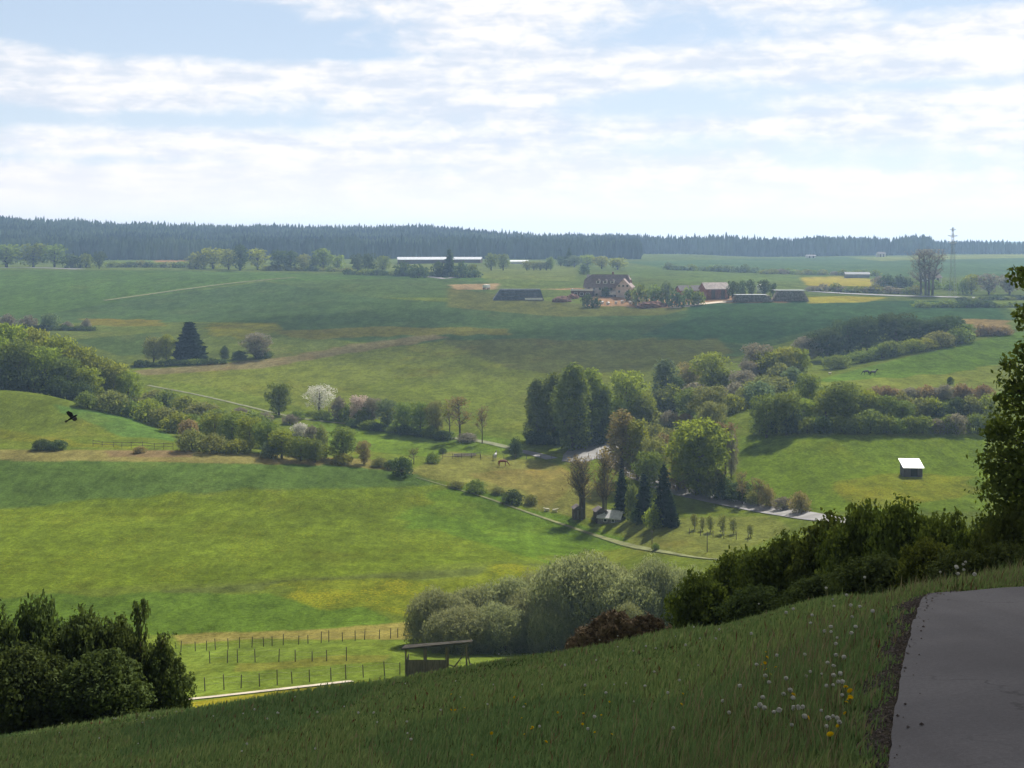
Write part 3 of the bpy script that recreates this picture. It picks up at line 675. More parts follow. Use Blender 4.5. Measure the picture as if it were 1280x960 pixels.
LM = {
 'green':   leaf_mat('leaves_green', (.10, .145, .035), (.22, .275, .065)),
 'fresh':   leaf_mat('leaves_fresh', (.135, .175, .030), (.29, .34, .05), trans=.5),
 'yellow':  leaf_mat('leaves_yellow_green', (.17, .19, .040), (.31, .32, .06), trans=.5),
 'olive':   leaf_mat('leaves_olive', (.145, .16, .06), (.26, .275, .095)),
 'dark':    leaf_mat('leaves_dark', (.045, .075, .032), (.10, .14, .052), trans=.35),
 'spruce':  leaf_mat('needles', (.018, .034, .024), (.036, .06, .034), trans=.15),
 'bluish':  leaf_mat('leaves_bluish', (.09, .135, .075), (.19, .245, .14)),
 'brown':   leaf_mat('leaves_brown', (.19, .16, .075), (.30, .25, .11), tcol=(1, .93, .65)),
 'rust':    leaf_mat('leaves_rust', (.22, .17, .09), (.33, .26, .14), tcol=(1, .88, .65)),
 'mauve':   leaf_mat('leaves_mauve', (.165, .155, .115), (.28, .265, .20), tcol=(1, .93, .8)),
 'white':   leaf_mat('blossom_white', (.30, .30, .24), (.72, .70, .66), tcol=(1, .98, .92), scale=14),
 'pink':    leaf_mat('blossom_pink', (.25, .2, .15), (.62, .52, .48), tcol=(1, .92, .88), scale=14),
 'willow':  leaf_mat('leaves_willow', (.17, .195, .10), (.30, .325, .175), trans=.42, scale=5, tcol=(1, .98, .72)),
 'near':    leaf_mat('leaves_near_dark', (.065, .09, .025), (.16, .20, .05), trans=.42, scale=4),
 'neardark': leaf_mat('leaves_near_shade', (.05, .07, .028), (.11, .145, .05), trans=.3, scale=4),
}
MC = {}
def crown_me(kind, seed, n, leaf, mat):
    k_ = (kind, seed, n, leaf, mat)
    if k_ not in MC:
        V, Fq, mb, sp = geo(kind, seed, n, leaf); MC[k_] = mesh_np('crown', V, Fq, LM[mat])
    return MC[k_]
def trunk_me(kind, seed, n, leaf):
    k_ = ('t', kind, seed, n, leaf)
    if k_ not in MC: MC[k_] = geo(kind, seed, n, leaf)[2].mesh('trunk', BARKD if kind in ('spruce', 'bush', 'willow') else BARK, True)
    return MC[k_]
def whole_me(kind, seed, n, leaf, mat):
    k_ = ('w', kind, seed, n, leaf, mat)
    if k_ not in MC:
        V, Fq, mb, sp = geo(kind, seed, n, leaf); tm = mb
        TV = np.concatenate(tm.V); q4 = [f for f in tm.F if len(f) == 4]
        MC[k_] = mesh_np('tree', np.vstack([V, TV]), [Fq, np.array(q4)+len(V)], [LM[mat], BARKD], [0]*len(Fq)+[1]*len(q4))
    return MC[k_]
NAMES = {'broad': ('deciduous_tree', 'tree'), 'tall': ('tall_tree', 'tree'), 'bush': ('bush', 'bush'), 'spruce': ('conifer', 'conifer'), 'bare': ('twiggy_tree', 'tree'), 'wispy': ('slender_tree', 'tree'), 'willow': ('willow_bush', 'bush')}
cnt = [0]
def plant(kind, px, top, bot, wpx, mat, label, group=None, D=None, dmin=60, far=False, name=None, cat=None, n=None, leaf=None, seed=None, depth=None):
    """a tree or bush from its place in the valley: foot where the sight line meets the ground, true height and width"""
    if D is None: x, y, z = cast(px, bot, dmin)
    else: y = D; x = (px-640)/F*D; z = Hs(x, y)
    h = (HOR-top)/F*y - z; h = max(h, .4); wd = wpx/F*y
    cnt[0] += 1; sd = (cnt[0] % 3) if seed is None else seed
    if n is None: n = {'broad': 4200, 'tall': 4200, 'bush': 1900, 'spruce': 3200, 'bare': 900, 'wispy': 700, 'willow': 16000}[kind]
    if leaf is None: leaf = {'broad': .034, 'tall': .026, 'bush': .075, 'spruce': .030, 'bare': .022, 'wispy': .03, 'willow': .017}[kind]
    if far: n = max(260, n//5); leaf *= 1.9
    sp = geo(kind, sd, n, leaf)[3]
    nm, ct = NAMES[kind]; nm = name or nm; ct = cat or ct
    sc = (wd/sp, (depth/F*y if depth else wd)/sp, h)
    rz = (cnt[0]*1.7) % 6.28
    if far:
        o = bpy.data.objects.new(nm, whole_me(kind, sd, n, leaf, mat)); COL.objects.link(o); o.location = (x, y, z); o.scale = sc
        o.rotation_euler = (0, 0, rz if depth is None else 0); tag(o, label, ct, group); return o
    e = empty(nm, (x, y, z), rz if depth is None else 0); tag(e, label, ct, group)
    # trunk and crown keep their sizes in their own scale so that the empty stays unscaled
    a = link('crown' if kind not in ('bush', 'willow') else 'foliage', crown_me(kind, sd, n, leaf, mat), e); a.scale = sc
    b = link('trunk' if kind not in ('bush', 'willow') else 'stems', trunk_me(kind, sd, n, leaf), e); b.scale = sc
    return e
def row(kind, pts, top_h, wpx, mat, label, group, **kw):
    """a row of bushes along a polyline of photo foot points; top_h and width in photo pixels"""
    rr = np.random.default_rng(len(pts)*13+int(pts[0][0]))
    mats = mat if isinstance(mat, (list, tuple)) else [mat]
    for i in range(len(pts)-1):
        a, b = pts[i], pts[i+1]; m = max(1, int(round(abs(b[0]-a[0])/(wpx*.6))))
        for j in range(m):
            t = (j+rr.uniform(.2, .8))/m; px = a[0]+(b[0]-a[0])*t; py = a[1]+(b[1]-a[1])*t; hh = top_h*rr.uniform(.7, 1.3)
            plant(kind, px, py-hh, py, wpx*rr.uniform(.85, 1.25), mats[rr.integers(len(mats))], label, group, **kw)

# ---- far tree line on the plateau (small in the photo: one mesh each)
for px, top, bot, wd, kd, mt, lb in (
 (8, 305, 334, 44, 'broad', 'green', 'round tree at the far left end of the plateau trees'), (42, 303, 334, 40, 'broad', 'green', 'broad green tree second in the far left tree clump'),
 (68, 305, 334, 34, 'broad', 'green', 'rounded tree at the right end of the far left clump'), (90, 316, 335, 26, 'bush', 'dark', 'dark bush between the far left clump and the road end'),
 (107, 315, 335, 22, 'bush', 'green', 'green bush above the far left road end'), (124, 314, 336, 18, 'broad', 'dark', 'small dark tree just right of the far left road end'),
 (246, 314, 336, 26, 'bush', 'olive', 'olive bush left of the yellowish trees'), (266, 309, 336, 36, 'broad', 'yellow', 'yellowish broad tree left of the narrow dark tree'), (286, 311, 337, 26, 'broad', 'olive', 'olive tree touching the narrow dark tree'),
 (300, 306, 338, 20, 'tall', 'dark', 'narrow dark tree standing out of the far tree line'), (322, 310, 337, 30, 'broad', 'yellow', 'yellow green tree right of the narrow dark tree'), (348, 312, 338, 24, 'broad', 'dark', 'dark square tree in the far tree line'),
 (363, 313, 338, 20, 'broad', 'dark', 'dark tree right beside the dark square tree'), (380, 317, 338, 20, 'broad', 'olive', 'small olive tree in the far tree line'), (393, 318, 339, 14, 'bush', 'dark', 'small dark bush left of the round bright tree'),
 (404, 310, 338, 24, 'broad', 'green', 'round bright green tree in the far tree line'), (422, 318, 338, 22, 'broad', 'fresh', 'low bright tree right of the round bright tree'), (447, 317, 341, 18, 'broad', 'dark', 'left of the dark tree pair on the plateau'),
 (462, 316, 341, 18, 'broad', 'dark', 'right of the dark tree pair on the plateau'), (478, 319, 342, 22, 'broad', 'green', 'grey green tree beside the dark tree pair'), (505, 325, 345, 28, 'bush', 'dark', 'wide dark bush in front of the long barn'),
 (524, 329, 347, 26, 'bush', 'dark', 'low dark bush at the pale road bend'), (548, 325, 346, 20, 'bush', 'dark', 'dark bush left of the conifer by the long barn'), (562, 311, 346, 20, 'spruce', 'dark', 'pointed dark conifer in front of the long barn'),
 (577, 326, 347, 22, 'bush', 'dark', 'dark bush at the foot of the barn conifer'), (591, 328, 345, 16, 'bush', 'green', 'small green bush right of the barn conifer'), (614, 316, 338, 18, 'broad', 'green', 'round tree left of a pair beyond the barn'),
 (629, 317, 338, 16, 'broad', 'green', 'round tree right of a pair beyond the barn'), (711, 309, 333, 13, 'spruce', 'dark', 'pointed dark tree behind the farmhouse'), (701, 320, 333, 14, 'broad', 'dark', 'dark tree at the left of the farmhouse trees'),
 (718, 319, 334, 18, 'broad', 'bluish', 'pale tree behind the farmhouse'), (734, 318, 334, 24, 'broad', 'fresh', 'bright tree behind the farmhouse roof'), (752, 320, 336, 24, 'broad', 'yellow', 'yellow green tree behind the farmhouse ridge'), (772, 322, 337, 26, 'broad', 'yellow', 'yellow green tree behind the right gable'),
 (730, 329, 343, 15, 'bush', 'dark', 'dark bush left behind the farmhouse roof')):
    plant(kd, px, top, bot, wd, mt, lb, 'trees along the far plateau', dmin=480, far=True)
row('bush', [(135, 334), (250, 335)], 8, 20, ['green', 'dark', 'olive'], 'low hedge bush between the far left trees and the yellowish trees', 'low far hedge bushes', dmin=600, far=True)
row('bush', [(430, 343), (600, 347)], 8, 16, ['green', 'dark'], 'low scrub at the foot of the far trees left of the long barn', 'scrub below the far tree line', dmin=480, far=True)
row('bush', [(330, 338), (440, 340)], 7, 14, ['olive', 'green'], 'low scrub under the far trees beyond the green field', 'scrub below the middle far trees', dmin=480, far=True)
row('broad', [(655, 338), (692, 338)], 14, 12, ['green', 'olive'], 'little orchard tree left of the farmhouse trees', 'orchard trees', dmin=480, far=True)
row('bush', [(828, 337), (950, 341)], 9, 18, ['green', 'olive', 'bluish'], 'pale bush in the hedge beyond the barn', 'hedge bushes beyond the barn', dmin=600, far=True)
row('bush', [(950, 342), (1100, 345)], 7, 18, ['green', 'olive', 'mauve'], 'low bush in the hedge above the rape field', 'hedge bushes above the rape field', dmin=650, far=True)
row('bush', [(1012, 364), (1150, 368)], 10, 20, ['olive', 'mauve', 'green'], 'low bush along the plateau road', 'bushes along the plateau road', dmin=500, far=True)
row('bush', [(1090, 358), (1190, 362)], 14, 20, ['green', 'mauve', 'dark'], 'bush around the bare plateau tree', 'bushes behind the bare plateau tree', dmin=500, far=True)
for px, top, bot, wd, kd, mt, lb in ((1203, 347, 368, 16, 'bush', 'green', 'green bush right of the power pylon'), (1214, 342, 368, 20, 'broad', 'fresh', 'bright green tree on the plateau near the pylon'),
    (1236, 342, 368, 30, 'broad', 'mauve', 'purplish grey tree on the plateau at right'), (1262, 342, 368, 28, 'broad', 'mauve', 'purplish grey tree half behind the near branches')):
    plant(kd, px, top, bot, wd, mt, lb, 'trees by the pylon', dmin=480, far=True)
plant('bare', 1155, 312, 369, 52, 'mauve', 'large bare grey tree standing alone by the plateau road', dmin=480, n=1500)
for px, top, bot, wd, mt in ((800, 352, 381, 26, 'green'), (819, 354, 381, 24, 'green'), (833, 349, 380, 20, 'bluish'), (846, 362, 384, 24, 'dark'), (861, 357, 381, 20, 'green'), (873, 362, 381, 18, 'green'), (788, 360, 376, 16, 'dark')):
    plant('bush', px, top, bot, wd, mt, 'garden bush between the farmhouse and the red barn', 'garden bushes', dmin=430, far=True)
for px, top, bot, wd in ((757, 358, 371, 14), (735, 366, 384, 16), (745, 370, 384, 14)):
    plant('bush', px, top, bot, wd, 'dark', 'dark bush in front of the farmhouse', 'bushes before the farmhouse', dmin=430, far=True)
for px, top, bot, wd in ((916, 351, 375, 16), (928, 350, 374, 12), (939, 349, 374, 12), (956, 349, 370, 16), (966, 353, 370, 12)):
    plant('broad', px, top, bot, wd, 'dark', 'dark tree behind the timber stacks', 'trees behind the timber stacks', dmin=450, far=True)

# ---- left slope
plant('spruce', 237, 401, 449, 37, 'spruce', 'dark cone shaped tree on the left slope', dmin=350, n=9000, leaf=.055, name='conifer')
for px, top, bot, wd, kd, mt, lb in ((192, 420, 453, 26, 'broad', 'olive', 'light tree left of the dark cone shaped tree'), (208, 417, 452, 20, 'broad', 'fresh', 'slim light tree touching the dark cone shaped tree'),
  (281, 431, 449, 13, 'bush', 'dark', 'small dark bush right of the cone shaped tree'), (320, 415, 448, 34, 'broad', 'mauve', 'greyish round tree at the right end of the strip hedge'), (299, 437, 449, 20, 'bush', 'dark', 'dark low bush left of the greyish round tree'), (328, 436, 447, 26, 'bush', 'dark', 'dark low bush under the greyish round tree')):
    plant(kd, px, top, bot, wd, mt, lb, 'hedge on the left slope', dmin=350)
row('bush', [(165, 459), (280, 454)], 8, 18, ['dark', 'green'], 'low dark bush along the brown strip', 'low bushes above the brown strip', dmin=350, far=True)
for px, top, bot, wd, mt in ((10, 391, 412, 24, 'mauve'), (36, 393, 411, 24, 'mauve'), (62, 389, 411, 24, 'bluish'), (84, 401, 411, 14, 'mauve'), (108, 397, 411, 13, 'mauve')):
    plant('bush', px, top, bot, wd, mt, 'greyish bush above the left wood', 'greyish bushes above the left wood', dmin=350)
row('bush', [(15, 412), (115, 413)], 6, 18, ['dark'], 'low dark scrub under the greyish bushes', 'scrub under the greyish bushes', dmin=350, far=True)
row('bush', [(120, 503), (200, 524), (250, 540), (330, 560), (405, 575)], 20, 34, ['fresh', 'green', 'olive'], 'bush filling the diagonal left hedgerow between its trees', 'filling bushes of the left hedgerow', dmin=242)
# the wood on the left spur
k_ = 0
for px, top, wd, D, mt in ((-22, 398, 60, 322, 'fresh'), (10, 402, 56, 318, 'fresh'), (42, 408, 54, 322, 'yellow'), (72, 418, 52, 318, 'fresh'), (98, 431, 50, 316, 'fresh'), (122, 444, 46, 314, 'fresh'), (142, 452, 42, 312, 'yellow'), (160, 463, 34, 310, 'fresh'),
    (-8, 418, 50, 306, 'fresh'), (24, 424, 50, 304, 'green'), (56, 432, 48, 304, 'fresh'), (84, 446, 44, 303, 'green'), (108, 458, 40, 302, 'fresh')):
    k_ += 1
    plant('broad', px, top, 0, wd, mt, 'bright leafy tree in the wood on the left spur', 'trees of the left wood', D=D, n=5200, depth=wd*.8)
for px, top, wd, D, mt in ((6, 452, 44, 298, 'dark'), (40, 458, 44, 298, 'dark'), (74, 468, 40, 297, 'dark'), (-20, 450, 40, 298, 'dark'), (100, 474, 36, 296, 'dark')):
    plant('bush', px, top, 0, wd, mt, 'dark undergrowth along the foot of the left wood', 'undergrowth of the left wood', D=D)
row('bush', [(100, 508), (150, 518), (200, 532), (232, 545)], 26, 34, ['green', 'olive', 'fresh'], 'bush of the hedgerow running down from the left wood', 'hedgerow below the left wood', dmin=240)
row('bush', [(180, 500), (245, 520), (330, 540)], 20, 38, ['fresh', 'olive', 'green'], 'light green bush behind the left hedgerow', 'light bushes behind the left hedgerow', dmin=270)
plant('bush', 236, 522, 546, 26, 'rust', 'rusty orange bush in the left hedgerow', dmin=240)
for px, top, bot, wd, mt in ((240, 534, 563, 38, 'olive'), (268, 540, 565, 40, 'olive'), (296, 547, 566, 36, 'yellow')):
    plant('bush', px, top, bot, wd, mt, 'low olive bush in front of the left hedgerow', 'olive bushes in front of the left hedgerow', dmin=225)
for px, top, bot, wd, mt, kd in ((268, 514, 553, 34, 'fresh', 'broad'), (290, 516, 556, 34, 'green', 'broad'), (312, 519, 560, 36, 'fresh', 'broad'), (334, 526, 563, 36, 'green', 'broad'), (352, 536, 570, 34, 'fresh', 'broad'), (376, 545, 573, 30, 'green', 'broad'), (394, 548, 575, 24, 'green', 'broad')):
    plant(kd, px, top, bot+3, wd, mt, 'leafy tree in the middle of the left hedgerow', 'trees in the left hedgerow', dmin=225, depth=30)
plant('bush', 338, 549, 572, 28, 'bluish', 'blue green bush at the front of the left hedgerow', dmin=225)
for px, top, bot, wd, mt in ((300, 508, 522, 22, 'mauve'), (330, 514, 528, 24, 'mauve'), (362, 517, 530, 22, 'mauve'), (375, 527, 545, 22, 'white'), (390, 531, 548, 20, 'mauve'), (402, 530, 556, 18, 'olive')):
    plant('bush', px, top, bot, wd, mt, 'pale greyish bush between path and hedgerow', 'pale bushes between path and hedgerow', dmin=235)
plant('broad', 349, 477, 519, 34, 'green', 'lone round green tree left of the blossoming tree', dmin=240, n=5000)
plant('broad', 399, 480, 515, 38, 'white', 'white blossoming tree leaning over the meadow', dmin=240, n=2600, leaf=.028, name='blossoming_tree', seed=1)
for px, top, bot, wd, mt, kd, lb in ((372, 512, 524, 22, 'green', 'bush', 'low bush below the white blossoming tree'), (402, 511, 524, 22, 'green', 'bush', 'low green bush right of the round tree'),
  (424, 494, 524, 24, 'mauve', 'bush', 'mauve grey bush at the left end of the middle hedge'), (436, 503, 526, 24, 'green', 'bush', 'green bush under the mauve grey bush'), (448, 493, 528, 28, 'pink', 'broad', 'pinkish blossoming tree in the middle hedge'), (465, 496, 530, 26, 'mauve', 'broad', 'mauve tree right of the pinkish blossoming tree'),
  (455, 508, 531, 26, 'green', 'bush', 'green bush under the pinkish blossoming tree'), (484, 498, 536, 30, 'bluish', 'broad', 'grey green tree in the middle hedge'), (505, 501, 541, 30, 'green', 'broad', 'green tree left of centre in the middle hedge'), (526, 501, 543, 28, 'green', 'broad', 'green tree at the centre of the middle hedge'),
  (544, 500, 545, 26, 'olive', 'broad', 'olive tree in the right half of the middle hedge'), (560, 502, 546, 22, 'yellow', 'wispy', 'thin yellowish tree in the middle hedge'), (580, 497, 550, 34, 'brown', 'wispy', 'brownish thin leaved tree near the end of the middle hedge'), (584, 540, 552, 26, 'mauve', 'bush', 'grey scrub under the brownish tree'),
  (603, 508, 554, 18, 'brown', 'wispy', 'slim young tree at the right end of the middle hedge')):
    plant(kd, px, top, bot, wd, mt, lb, 'middle hedge', dmin=235)
row('bush', [(440, 533), (560, 550)], 12, 24, ['dark', 'green'], 'dark undergrowth along the middle hedge', 'undergrowth of the middle hedge', dmin=235)
# ---- valley floor bushes
for px, top, bot, wd, mt, kd, lb in ((429, 532, 574, 38, 'green', 'broad', 'bushy dark green tree at the end of the tan path'), (427, 566, 580, 28, 'yellow', 'bush', 'low yellow green bush in front of the bushy tree'), (455, 550, 580, 20, 'brown', 'broad', 'small brownish tree right of the bushy tree'),
  (474, 571, 583, 24, 'olive', 'bush', 'low olive bush right of the brownish tree'), (488, 574, 586, 18, 'dark', 'bush', 'small dark bush left of the round dark bush'), (503, 569, 594, 28, 'dark', 'bush', 'round dark bush at the meadow corner'), (517, 560, 580, 15, 'olive', 'wispy', 'thin little tree behind the round dark bush'),
  (541, 564, 579, 20, 'green', 'bush', 'small green bush left of the timber rails'), (553, 559, 567, 10, 'dark', 'bush', 'tiny dark bush left of the timber rails'), (645, 545, 571, 19, 'dark', 'bush', 'dark upright bush beside the lane'), (596, 598, 616, 28, 'green', 'bush', 'green bush left on the meadow edge below the horses'),
  (570, 601, 610, 20, 'olive', 'bush', 'low olive bush on the meadow edge'), (622, 608, 618, 20, 'olive', 'bush', 'olive tuft between two meadow edge bushes'), (641, 611, 629, 30, 'dark', 'bush', 'dark bush right on the meadow edge below the horses'), (664, 617, 630, 18, 'olive', 'bush', 'small olive bush right of the dark edge bush')):
    plant(kd, px, top, bot, wd, mt, lb, 'valley floor bushes', dmin=195)
plant('bush', 52, 548, 562, 26, 'dark', 'left of two low dark bushes beside the tan path', 'dark bushes by the tan path', dmin=215)
plant('bush', 70, 549, 562, 28, 'dark', 'right of two low dark bushes beside the tan path', 'dark bushes by the tan path', dmin=215)
plant('bush', 175, 557, 566, 16, 'brown', 'small brownish bush on the ploughed patch', dmin=215)
# ---- tall clump at the junction and trees towards the right
for px, top, bot, wd, mt, kd, lb in ((672, 474, 551, 36, 'green', 'tall', 'left tree of the tall dark clump at the junction'), (693, 468, 552, 34, 'green', 'tall', 'second tree of the tall dark clump at the junction'), (716, 457, 562, 52, 'green', 'tall', 'tallest tree of the clump at the junction'), (738, 462, 552, 38, 'fresh', 'tall', 'right tree of the tall clump at the junction'), (754, 482, 550, 28, 'green', 'tall', 'lower tree right of the tall clump'),
  (716, 500, 560, 40, 'dark', 'broad', 'dark inner tree of the tall clump')):
    plant(kd, px, top, bot, wd, mt, lb, 'tall clump at the junction', dmin=230, n=6500)
row('bush', [(660, 555), (745, 556)], 18, 26, ['dark'], 'dark undergrowth below the tall clump', 'undergrowth of the tall clump', dmin=235)
for px, top, bot, wd, mt, kd, lb in ((783, 461, 536, 52, 'fresh', 'broad', 'airy yellow green tree right of the tall clump'), (765, 495, 545, 34, 'fresh', 'broad', 'small bright tree between tall clump and airy tree'), (803, 490, 535, 34, 'fresh', 'broad', 'bright tree right under the airy tree'),
  (832, 450, 506, 36, 'bluish', 'tall', 'blue green tree with a pale top'), (846, 470, 508, 26, 'dark', 'broad', 'dark tree right behind the blue green tree'), (862, 452, 492, 32, 'brown', 'broad', 'brownish tree left of the big yellow green tree'), (890, 439, 492, 52, 'fresh', 'broad', 'big yellow green tree on top of the gully'), (908, 462, 492, 24, 'green', 'broad', 'green tree right of the big yellow green tree'),
  (862, 484, 527, 34, 'green', 'broad', 'green tree left of the flat topped tree'), (889, 481, 531, 52, 'olive', 'broad', 'flat topped olive tree in the gully'), (812, 508, 534, 44, 'olive', 'bush', 'wide olive bush below the blue green tree'), (838, 512, 532, 30, 'mauve', 'bush', 'mauve scrub beside the wide olive bush'), (856, 515, 532, 22, 'rust', 'bush', 'reddish scrub right of the mauve scrub'),
  (778, 514, 600, 46, 'brown', 'tall', 'brownish ivy clad tree at the junction'), (797, 525, 600, 34, 'yellow', 'tall', 'yellow green tree right behind the ivy clad tree'), (818, 545, 605, 40, 'olive', 'broad', 'olive tree between ivy clad tree and the oak'), (810, 562, 618, 38, 'green', 'broad', 'green tree behind the dark conifers'),
  (872, 522, 618, 74, 'fresh', 'broad', 'big bright oak above the pale road'), (848, 552, 614, 30, 'yellow', 'broad', 'yellow green tree left against the big oak'), (888, 500, 545, 36, 'olive', 'broad', 'olive tree behind the top of the big oak'), (905, 528, 592, 30, 'rust', 'wispy', 'pinkish twiggy tree right of the big oak'), (914, 540, 596, 20, 'mauve', 'broad', 'mauve tree at the edge of the right meadow'),
  (828, 540, 575, 40, 'brown', 'bush', 'brown scrub bank left of the big oak')):
    plant(kd, px, top, bot, wd, mt, lb, 'gully trees', dmin=195, n=(6500 if wd > 60 else None))
row('bush', [(840, 608), (900, 622), (935, 626)], 30, 34, ['olive', 'brown', 'dark'], 'brownish shrub along the upper side of the pale road', 'shrubs along the pale road', dmin=190)
row('bush', [(935, 629), (1005, 641)], 24, 26, ['brown', 'mauve', 'olive'], 'leafless looking shrub at the lower end of the pale road', 'leafless shrubs at the pale road', dmin=185)
for px, top, bot in ((893, 588, 622), (930, 590, 630), (948, 598, 633)):
    plant('wispy', px, top, bot, 22, 'brown', 'thin twiggy sapling rising from the roadside shrubs', 'twiggy saplings at the pale road', dmin=185)
row('bush', [(760, 548), (830, 560), (850, 590)], 30, 40, ['green', 'olive', 'fresh'], 'green shrub filling the gully left of the big oak', 'shrubs in the lower gully', dmin=205)
row('bush', [(790, 520), (880, 505), (930, 500)], 26, 40, ['olive', 'green', 'fresh', 'mauve'], 'shrub in the upper gully behind the trees', 'shrubs in the upper gully', dmin=240)
row('bush', [(905, 520), (960, 492), (1010, 478)], 24, 34, ['fresh', 'bluish', 'olive'], 'pale green shrub on the bank right of the gully', 'shrubs on the gully bank', dmin=245)
for px, top, bot, wd, mt, kd, lb in ((928, 462, 494, 34, 'mauve', 'broad', 'greyish tree right of the big yellow green tree'), (948, 428, 476, 44, 'mauve', 'broad', 'large bare greyish tree above the gully'), (936, 450, 482, 30, 'mauve', 'broad', 'small greyish tree under the large bare one'), (962, 438, 478, 40, 'fresh', 'broad', 'left yellow green tree above the gully'), (984, 432, 476, 40, 'yellow', 'broad', 'bright yellow green tree above the gully'), (1001, 434, 474, 26, 'fresh', 'broad', 'small bright tree at the end of the gully row'),
   (975, 452, 482, 40, 'olive', 'bush', 'olive bush under the bright gully trees'), (950, 474, 505, 40, 'bluish', 'bush', 'blue green bush on the gully bank')):
    plant(kd, px, top, bot, wd, mt, lb, 'upper gully trees', dmin=255)
# ---- right grove above the shed meadow
for px, top, wd, D, mt, kd in ((958, 492, 38, 246, 'green', 'broad'), (983, 489, 36, 244, 'green', 'broad'), (1010, 466, 34, 262, 'green', 'broad'), (1032, 486, 34, 246, 'fresh', 'broad'), (1055, 476, 48, 244, 'green', 'broad'), (1083, 486, 36, 247, 'fresh', 'broad'), (1105, 493, 32, 245, 'green', 'broad'), (1128, 500, 28, 246, 'green', 'broad'), (1070, 498, 40, 250, 'green', 'broad'), (1005, 497, 36, 249, 'fresh', 'broad')):
    plant(kd, px, top, 0, wd, mt, 'tree in the grove along the top of the shed meadow', 'grove above the shed meadow', D=D, n=4800)
row('bush', [(945, 541), (1060, 541), (1150, 541)], 26, 30, ['dark', 'green'], 'dark shrub at the foot of the grove', 'undergrowth of the grove', dmin=228)
row('bush', [(1085, 500), (1235, 498)], 17, 26, ['mauve', 'rust', 'mauve'], 'reddish brown shrub in the top hedge under the horse pasture', 'reddish hedge shrubs', dmin=262)
row('bush', [(1120, 518), (1245, 521)], 24, 30, ['olive', 'dark', 'fresh'], 'shrub in the second hedge below the horse pasture', 'second hedge shrubs', dmin=248)
row('bush', [(1140, 541), (1245, 541)], 22, 28, ['green', 'mauve', 'green'], 'shrub in the lowest hedge above the shed meadow', 'lowest hedge shrubs', dmin=232)
plant('bush', 1188, 470, 480, 8, 'dark', 'tiny bush alone on the horse pasture', dmin=262)
# ---- dark trees at upper right
for px, top, bot, wd, mt in ((1010, 420, 452, 36, 'mauve'), (1034, 410, 452, 50, 'dark'), (1060, 398, 447, 46, 'dark'), (1084, 394, 443, 42, 'dark'), (1120, 390, 436, 52, 'dark'), (1150, 398, 434, 40, 'dark'), (1183, 394, 430, 52, 'dark'), (1206, 404, 426, 26, 'green')):
    plant('broad', px, top, bot, wd, mt, 'dark round tree in the row above the horse pasture', 'dark trees above the horse pasture', D=None, dmin=375, n=4800)
row('bush', [(1040, 462), (1090, 450), (1150, 438), (1210, 426)], 20, 34, ['yellow', 'olive', 'fresh', 'green'], 'sunlit bush in front of the dark right hand trees', 'sunlit bushes below the dark trees', dmin=330)
row('bush', [(1215, 420), (1265, 418)], 14, 24, ['rust', 'brown'], 'tan coloured bush above the horse pasture', 'tan bushes above the pasture', dmin=345)
row('bush', [(1140, 384), (1290, 384)], 8, 24, ['dark', 'green'], 'low clipped bush along the plateau field edge at right', 'low field edge hedge', dmin=420, far=True)
row('bush', [(1195, 376), (1290, 374)], 6, 20, ['dark', 'green'], 'low bush of the short upper hedge at the right plateau edge', 'short upper hedge', dmin=420, far=True)
# ---- homestead in the trees
plant('bare', 728, 572, 648, 44, 'brown', 'brown twiggy tree with several stems left of the homestead', dmin=190, n=1500)
plant('bare', 752, 566, 652, 38, 'brown', 'brown twiggy tree right of its twin by the homestead', dmin=190, n=1500)
for px, top, bot, wd, lb in ((777, 584, 647, 22, 'slim dark conifer beside the white roof'), (805, 590, 652, 26, 'dark conifer in the middle of the homestead row'), (830, 577, 655, 27, 'tallest dark conifer of the homestead'), (839, 618, 659, 22, 'short dark conifer at the right of the homestead')):
    plant('spruce', px, top, bot, wd, 'spruce', lb, 'homestead conifers', dmin=190, n=4200)
for px, top, bot, wd, mt, lb in ((818, 629, 660, 28, 'fresh', 'round light green bush before the conifers'), (798, 632, 655, 20, 'dark', 'dark bush left of the light green bush'), (790, 600, 650, 20, 'green', 'green bush between the two left conifers'), (744, 643, 653, 14, 'olive', 'low bush under the twiggy trees'), (771, 636, 648, 14, 'mauve', 'mauve shrub behind the white roof')):
    plant('bush', px, top, bot, wd, mt, lb, 'homestead bushes', dmin=190)
for px, top, bot, wd in ((868, 642, 662, 10), (888, 644, 665, 11), (903, 643, 667, 12), (917, 647, 667, 11), (938, 655, 671, 9), (878, 646, 663, 8)):
    plant('broad', px, top, bot, wd, 'olive', 'young orchard tree below the pale road', 'young orchard trees', dmin=150, n=900, leaf=.06)
plant('bush', 820, 678, 688, 12, 'green', 'small bush at a post beside the field track', dmin=140)

# ---- willow thicket in front of the heap
for px, top, wd, D, lb in ((548, 732, 84, 128, 'leftmost rounded willow bush of the thicket'), (592, 728, 80, 131, 'low willow bush second from the left of the thicket'), (640, 716, 86, 131, 'willow bush left of the tallest one'), (668, 706, 60, 134, 'greyish willow bush behind the thicket'),
   (726, 684, 128, 126, 'tallest domed willow bush of the thicket'), (768, 700, 84, 129, 'willow bush right beside the tallest one'), (822, 692, 84, 124, 'loose willow bush at the right of the thicket'), (860, 702, 60, 122, 'small willow bush touching the dark near bushes'), (786, 748, 40, 118, 'pale drooping willow bush behind the heap'), (625, 752, 96, 125, 'low front willow bush of the thicket'), (575, 756, 90, 124, 'low willow bush at the left foot of the thicket'), (790, 715, 90, 122, 'grey green willow bush between tallest and loose ones'), (665, 735, 90, 128, 'middle willow bush left under the tallest'), (690, 752, 60, 122, 'low willow bush at the foot of the tallest one')):
    plant('willow', px, top, 0, wd, 'willow', lb, 'willow thicket', D=D, depth=wd*.8, n=30000 if wd > 60 else 16000)

